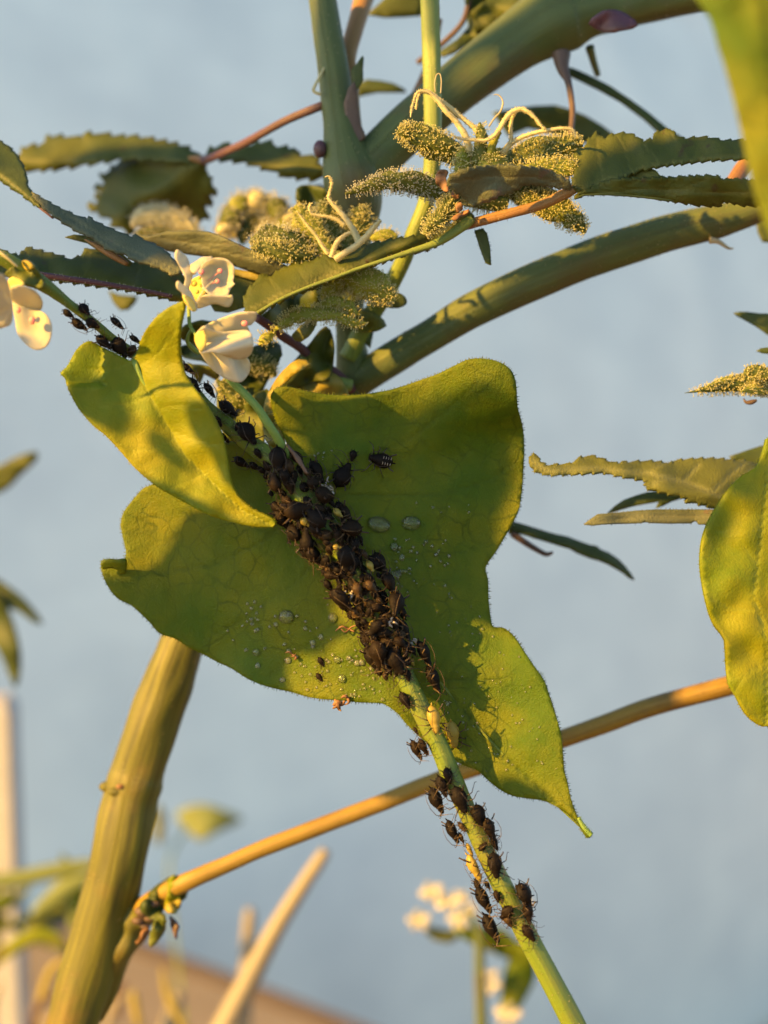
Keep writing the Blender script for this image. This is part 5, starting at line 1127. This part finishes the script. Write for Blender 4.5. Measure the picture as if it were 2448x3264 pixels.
# the dense colony
def colony():
    rd = random.Random(21)
    T0, T1_ = (845, 1490), (1262, 2140)
    levels = ('level with the striped aphid', 'level with the biggest drop', 'just below the biggest drop', 'level with the flat drop', 'level with the sunlit spot', 'near its lower end')
    colour = {'k': 'black aphid', 'K': 'pale-legged dark aphid', 'b': 'brown aphid', 'r': 'amber young aphid', 'y': 'pale yellow young aphid'}
    cnt = 0; tries = 0
    for layer in (0, 1):
        tries = 0
        while tries < 5200 and cnt < (80 if layer == 0 else 180):
            tries += 1
            f = rd.random()
            x0 = T0[0] + (T1_[0] - T0[0]) * f; y0 = T0[1] + (T1_[1] - T0[1]) * f
            _, _, d, r, (tx, ty), (ax_, ay_) = vine_at(x0, y0)
            wmul = math.sin(math.pi * min(1, max(0, .12 + f * .8))) ** .5
            th = rd.uniform(-1.75, 1.75)
            l = rd.choice((32, 40, 52, 64, 76, 86, 94)) if layer else rd.choice((32, 42, 54, 64))
            rho = r + .24 * l + layer * rd.choice((14, 20, 28, 36)) * wmul
            if layer and f < .22 and rd.random() < .8: continue
            perp = RIGHT * ty + UP * tx
            perp = RIGHT * (ty) - UP * (-tx)
            nrm = perp * math.sin(th) - FWD * math.cos(th)
            c = P(ax_, ay_, d) + nrm * R(rho, d); ln = R(l, d)
            ok = True
            for cc, ll in APH:
                if (cc - c).length < .285 * (ll + ln): ok = False; break
            if not ok: continue
            along = RIGHT * tx - UP * ty
            a = rd.gauss(0, .75) + (math.pi if rd.random() < .18 else 0)
            side = nrm.cross(along)
            h = along * math.cos(a) + side * math.sin(a)
            h = (h - nrm * rd.uniform(-.15, .3)).normalized()
            key = rd.choices(('K', 'b', 'r', 'k', 'y'), (.34, .28, .12, .22, .04))[0]
            if key == 'y': l = min(l, 42); ln = R(l, d)
            if l > 70 and key == 'r': key = 'K'
            flank = 'left flank' if th < -.6 else ('right flank' if th > .6 else 'crest')
            lab = '%s on the colony\'s %s, %s' % (colour[key], flank, levels[min(5, int(f * 6))])
            APH.append((c, ln)); cnt += 1
            add_aphid(c, h, nrm, ln, key, lab, 'aphids of the dense colony', 4 + rd.randrange(4))
    return cnt
NC = colony()
print('colony', NC)
# outliers that stick out of the colony's outline
for x, y, l, a, k, lab in (
    (905,1655,88,-40,'K','large black aphid bulging out at the left side of the upper colony'),
    (1010,1770,92,-35,'K','large black aphid with a tan antenna bulging out at the left of the middle colony'),
    (1070,1812,50,-80,'k','small black aphid under the large one at the left of the middle colony'),
    (1112,1935,76,-30,'b','chestnut aphid bulging out over the sunlit spot at the left of the lower colony'),
    (1168,2046,62,-10,'k','black aphid bulging left over the sunlit leaf, upper of two'),
    (1190,2100,92,-42,'K','large black aphid bulging left over the sunlit leaf at the colony end, lower of two'),
    (1262,2105,92,-60,'k','large black aphid at the very lower end of the colony'),
    (1262,1912,68,60,'b','round brown aphid sticking out at the right of the lower colony'),
    (1285,2010,80,-70,'K','black aphid sticking out at the right of the lower colony, pale leg across it'),
    (1210,1795,76,-55,'K','black aphid at the right side of the middle colony'),
    (1100,1640,80,-75,'b','brown aphid sticking out at the right of the upper colony')):
    aphid_on_vine(x, y, l, a, k, lab, 'aphids at the rim of the dense colony', lift=.3)

# specks and shed skins on the leaf
def speck(x, y, pts, label):
    t = put('shed_skin', P(x, y, dm(x, y))); tag(t, label, 'shed skin')
    b = Buf()
    for k in pts: b.tube(px_tube([(x + a, y + c, dm(x, y) - .05 - .02 * (i % 2), r) for i, (a, c, r) in enumerate(k)], 4), 6, rough=.4, seed=x * .01)
    o = b.make('husk', [M['dry']], t); return t
speck(1085, 2238, [[(-22,10,4),(-10,0,8),(5,6,7),(14,-4,4)], [(-18,-8,4),(-8,8,7),(-4,22,5),(2,28,2)], [(4,-14,3),(14,-20,5),(24,-12,5),(26,2,4),(14,8,2)], [(-24,20,2),(-14,14,5),(-4,12,4)]], 'curled brown shed skin hanging at the lower edge of the heart-shaped leaf')
speck(932, 2088, [[(-22,-8,1.5),(-10,-10,2),(0,-2,3),(12,8,4),(8,14,3)], [(-4,4,1.5),(6,4,3),(10,-4,1.5)]], 'small dark curled shed skin at the border of shade on the lower leaf')
speck(917, 1712, [[(-6,-22,2),(0,-14,4),(8,-12,2)], [(4,-12,1.5),(2,0,3),(6,14,3.5),(10,24,2)], [(-2,20,1.5),(4,16,3)]], 'thin dark shed skin on the shaded leaf left of the colony')
rs = random.Random(5)
for sx_, sy_, lb in ((1040, 1545, 'pale crumpled shed skin at the sunlit upper rim of the colony, upper of two'), (1052, 1572, 'pale crumpled shed skin at the sunlit upper rim of the colony, lower of two'), (1110, 1890, 'pale shed skin caught on the left side of the middle colony'), (1308, 2045, 'pale shed skin beside the right side of the lower colony'), (1240, 1990, 'pale shed skin caught in the lower colony')):
    t = put('shed_skin', P(sx_, sy_, 12.6)); tag(t, lb, 'shed skin'); b = Buf()
    dd_ = 12.62 if lb.startswith('pale shed skin caught') else dm(sx_, sy_) - .06
    for k in range(5):
        a = rs.uniform(0, 6.28); x1, y1 = sx_ + rs.uniform(-10, 10), sy_ + rs.uniform(-10, 10)
        b.tube(px_tube([(x1, y1, dd_, 1.5), (x1 + 9 * math.cos(a), y1 + 9 * math.sin(a), dd_ - .03, 3.5), (x1 + 18 * math.cos(a + .6), y1 + 18 * math.sin(a + .6), dd_, 1.2)], 4), 6, rough=.5, seed=k)
    b.make('husk', [M['wax']], t)
speck(1130, 2005, [[(-60,6,2),(-40,-8,3),(-20,0,4),(0,8,3)], [(-50,-10,1.5),(-30,10,2.5),(-10,-6,3),(6,-12,2)]], 'pale brown shed skins at the left rim of the lower colony')

# ------------------------------------------------------------------ water drops on the leaf
def drop(x, y, w_, h_, label, group='water droplets on the heart-shaped leaf', dep=dm, high=.5):
    d = dep(x, y); e = 20
    p0, p1, p2 = P(x, y, d), P(x + e, y, dep(x + e, y)), P(x, y + e, dep(x, y + e))
    nrm = (p2 - p0).cross(p1 - p0).normalized()
    if nrm.dot(FWD) > 0: nrm = -nrm
    u = (RIGHT - nrm * RIGHT.dot(nrm)).normalized(); v = nrm.cross(u)
    key = 'drop' if max(w_, h_) > 24 else 'bead'
    if key not in AM:
        b = Buf(); X, Y, Zv = Vector((1, 0, 0)), Vector((0, 1, 0)), Vector((0, 0, 1))
        b.ball(Vector((0, 0, 0)), 1, 0, seg=20, ring=12, ax=(X, Y, Zv))
        me = bpy.data.meshes.new('water_drop'); me.from_pydata(b.V, [], b.F); me.materials.append(M['water' if key == 'drop' else 'bead']); me.polygons.foreach_set('use_smooth', [True] * len(me.polygons)); AM[key] = me
    o = bpy.data.objects.new('water_drop', AM[key]); COL.objects.link(o)
    m = Matrix(((u.x, v.x, nrm.x), (u.y, v.y, nrm.y), (u.z, v.z, nrm.z))).to_4x4()
    sx, sy = R(w_ / 2, d), R(h_ / 2, d)
    o.matrix_world = Matrix.Translation(p0 + nrm * (.0175 + .1 * min(sx, sy))) @ m @ Matrix.Diagonal((sx, sy, min(sx, sy) * high * 1.3, 1))
    tag(o, label, 'water drop', group); return o
drop(1204, 1675, 80, 54, 'largest oval water drop on the leaf, glowing golden along its lower rim')
drop(1309, 1668, 62, 46, 'clear grey-green water drop right of the largest golden one')
drop(1253, 1745, 30, 30, 'round bright water bead below the largest drop')
drop(1277, 1778, 20, 22, 'small irregular bead just under the round bright bead')
drop(1258, 1835, 40, 34, 'flat water drop near the right rim of the colony')
drop(1278, 1822, 44, 16, 'long thin streak of water beside the flat drop')
drop(916, 1965, 52, 44, 'faint wide drop on the shaded leaf, left of the sunlit spot')
drop(1062, 1970, 30, 34, 'faint round drop close to the sunlit spot on the leaf')
drop(820, 2079, 26, 26, 'round grey drop on the shaded lower leaf, largest of its neighbours')
drop(1000, 2048, 20, 20, 'small grey drop, left one of a pair above the shade border')
drop(1026, 2030, 18, 22, 'small grey drop, right one of a pair above the shade border')
drop(921, 2104, 22, 22, 'clear ringed drop beside the curled shed skin')
drop(1078, 2101, 26, 24, 'brightest golden drop in the sunlit part left of the stem')
drop(1092, 2162, 26, 28, 'large golden oval drop near the lower leaf edge')
drop(1140, 2112, 22, 20, 'golden drop next to the lower end of the colony')
drop(1155, 2110, 20, 22, 'golden drop touching the one next to the colony end')
drop(824, 2122, 18, 20, 'small clear drop near the shaded lower leaf edge')
drop(902, 2167, 20, 18, 'small clear drop right at the corner of the shade border')
drop(1425, 2243, 14, 18, 'tiny ring-shaped drop in the shade between the yellow aphids')
for lab, box_, n, sz in (('tiny droplet on the shaded left half of the heart-shaped leaf', (720, 1880, 1060, 2080), 34, (6, 16)), ('tiny droplet on the sunlit lower edge left of the stem', (930, 2060, 1240, 2230), 78, (4, 13)),
                    ('tiny droplet on the leaf right of the colony', (1240, 1720, 1430, 1900), 40, (5, 14)), ('tiny droplet on the sunlit lower right half of the leaf', (1390, 1900, 1780, 2500), 84, (4, 10)), ('tiny droplet on the shaded upper right half of the leaf', (1250, 1560, 1500, 1720), 8, (6, 12)),
                    ('tiny droplet beside the lit upper rim of the colony', (985, 1430, 1060, 1560), 12, (5, 11))):
    k = 0; rd = random.Random(len(lab) * 3 + n)
    while k < n:
        x = rd.uniform(box_[0], box_[2]); y = rd.uniform(box_[1], box_[3])
        if not inside(MAIN, x, y) or not all(inside(MAIN, x + dx, y + dy) for dx, dy in ((14, 0), (-14, 0), (0, 14), (0, -14))): continue
        va = vine_at(x, y)
        if va[0] < 34: k += 1; continue
        s = rd.uniform(*sz); mx_, my_ = (box_[0] + box_[2]) / 2, (box_[1] + box_[3]) / 2
        drop(x, y, s, s * rd.uniform(.8, 1.2), lab.replace('tiny', 'tiny' if s < sum(sz) / 2 else 'small round') + ', ' + ('upper ' if y < my_ else 'lower ') + ('left' if x < mx_ else 'right') + ' group', 'tiny droplets on the heart-shaped leaf', high=.95); k += 1
drop(882, 1378, 14, 14, 'tiny bright bead on the pale leaf at the top of the colony', group='water droplets on the heart-shaped leaf', dep=lambda x, y: 13.25)

# ------------------------------------------------------------------ unseen leaf sheets added towards the sun, outlined to shade parts of the scene
SH = True
sh = put('added_shade_leaves', P(-900, -400, 12))
tag(sh, 'leaf-shaped sheets added out of view towards the low sun to cast shade', 'vine')
def shading(poly, dep, t, mat='vine_leaf', step=28, so=2):
    f = dep if callable(dep) else (lambda x, y: dep)
    return sheet('leaf', poly, f, [M[mat]], sh, step=step, smooth_outline=so, thick=.03, place=lambda x, y, d: P(x, y, d) + SUN * t)  # added light blocker, cut to the outline of the shade it casts
shading([(200,1835),(400,1850),(520,1790),(575,1690),(620,1630),(720,1640),(850,1690),(1000,1770),(1085,1870),(1062,1935),(1080,1985),(1125,2012),(1070,2045),(1030,2088),(985,2085),(930,2092),(918,2160),(925,2300),(600,2330),(200,2080)], dm, 6.0)
shading([(930,1290),(1000,1330),(1200,1370),(1370,1305),(1480,1262),(1545,1225),(1600,1240),(1630,1330),(1645,1450),(1640,1560),(1605,1640),(1590,1720),(1640,1830),(1600,1900),(1600,2010),(1540,1985),(1450,1975),(1430,1900),(1380,1870),(1310,1860),(1250,1800),(1215,1740),(1180,1700),(1060,1611),(1000,1450)], dm, 6.5)
shading([(1590,2500),(1640,2478),(1690,2500),(1740,2522),(1760,2560),(1700,2590),(1620,2560)], dm, 6.5, step=20)
shading([(2210,1640),(2255,1570),(2320,1500),(2400,1450),(2470,1500),(2460,1600),(2430,1640),(2400,1600),(2360,1590),(2372,1660),(2370,1710),(2335,1748),(2290,1730),(2230,1700)], 12.92, 8.5, step=20)
shading([(2270,2040),(2330,2020),(2360,2060),(2350,2110),(2310,2125),(2260,2110)], 12.92, 8.5, step=20)
shading([(200,1260),(290,1215),(350,1200),(395,1230),(405,1290),(430,1340),(400,1390),(350,1370),(290,1340),(230,1310)], ds, 5.0, step=20)
shading([(600,1300),(640,1280),(720,1330),(790,1440),(790,1560),(720,1540),(680,1440),(630,1400)], ds, 5.0, step=20)
shading([(480,1400),(520,1380),(560,1420),(610,1480),(600,1510),(540,1470)], ds, 5.0, step=16)
# more unseen sheets added higher up that keep the hemp branches and leaves in shade
for poly, d, t, m in (([(900,-200),(1180,-200),(1230,100),(1200,420),(1260,640),(1180,760),(1000,700),(960,400)], 14.1, 13, 'hemp_leaf'),
                      ([(1180,380),(1300,220),(1480,40),(1640,-100),(1800,-260),(2400,-260),(2480,80),(2100,160),(1960,240),(1800,300),(1650,340),(1640,260),(1610,170),(1540,140),(1470,180),(1450,260),(1480,330),(1420,450),(1300,660),(1200,600)], 14.2, 13, 'vine_leaf'),
                      ([(1480,1010),(1560,900),(1740,820),(1900,760),(1990,760),(1990,850),(1800,960),(1640,1030),(1540,1080)], 14.0, 12, 'vine_leaf'),
                      ([(1830,600),(1840,420),(2000,370),(2200,380),(2450,420),(2500,640),(2300,680),(2050,660),(1900,640)], 12.95, 10, 'hemp_leaf'),
                      ([(60,580),(220,600),(420,690),(620,820),(600,960),(400,960),(150,930),(-60,900),(-60,760),(150,720)], 13.2, 9, 'vine_leaf'),
                      ([(0,400),(300,380),(650,440),(1060,440),(1060,600),(720,620),(660,760),(400,780),(250,640),(0,560)], 15.5, 12, 'hemp_leaf')):
    shading(poly, d, t, m, step=45)
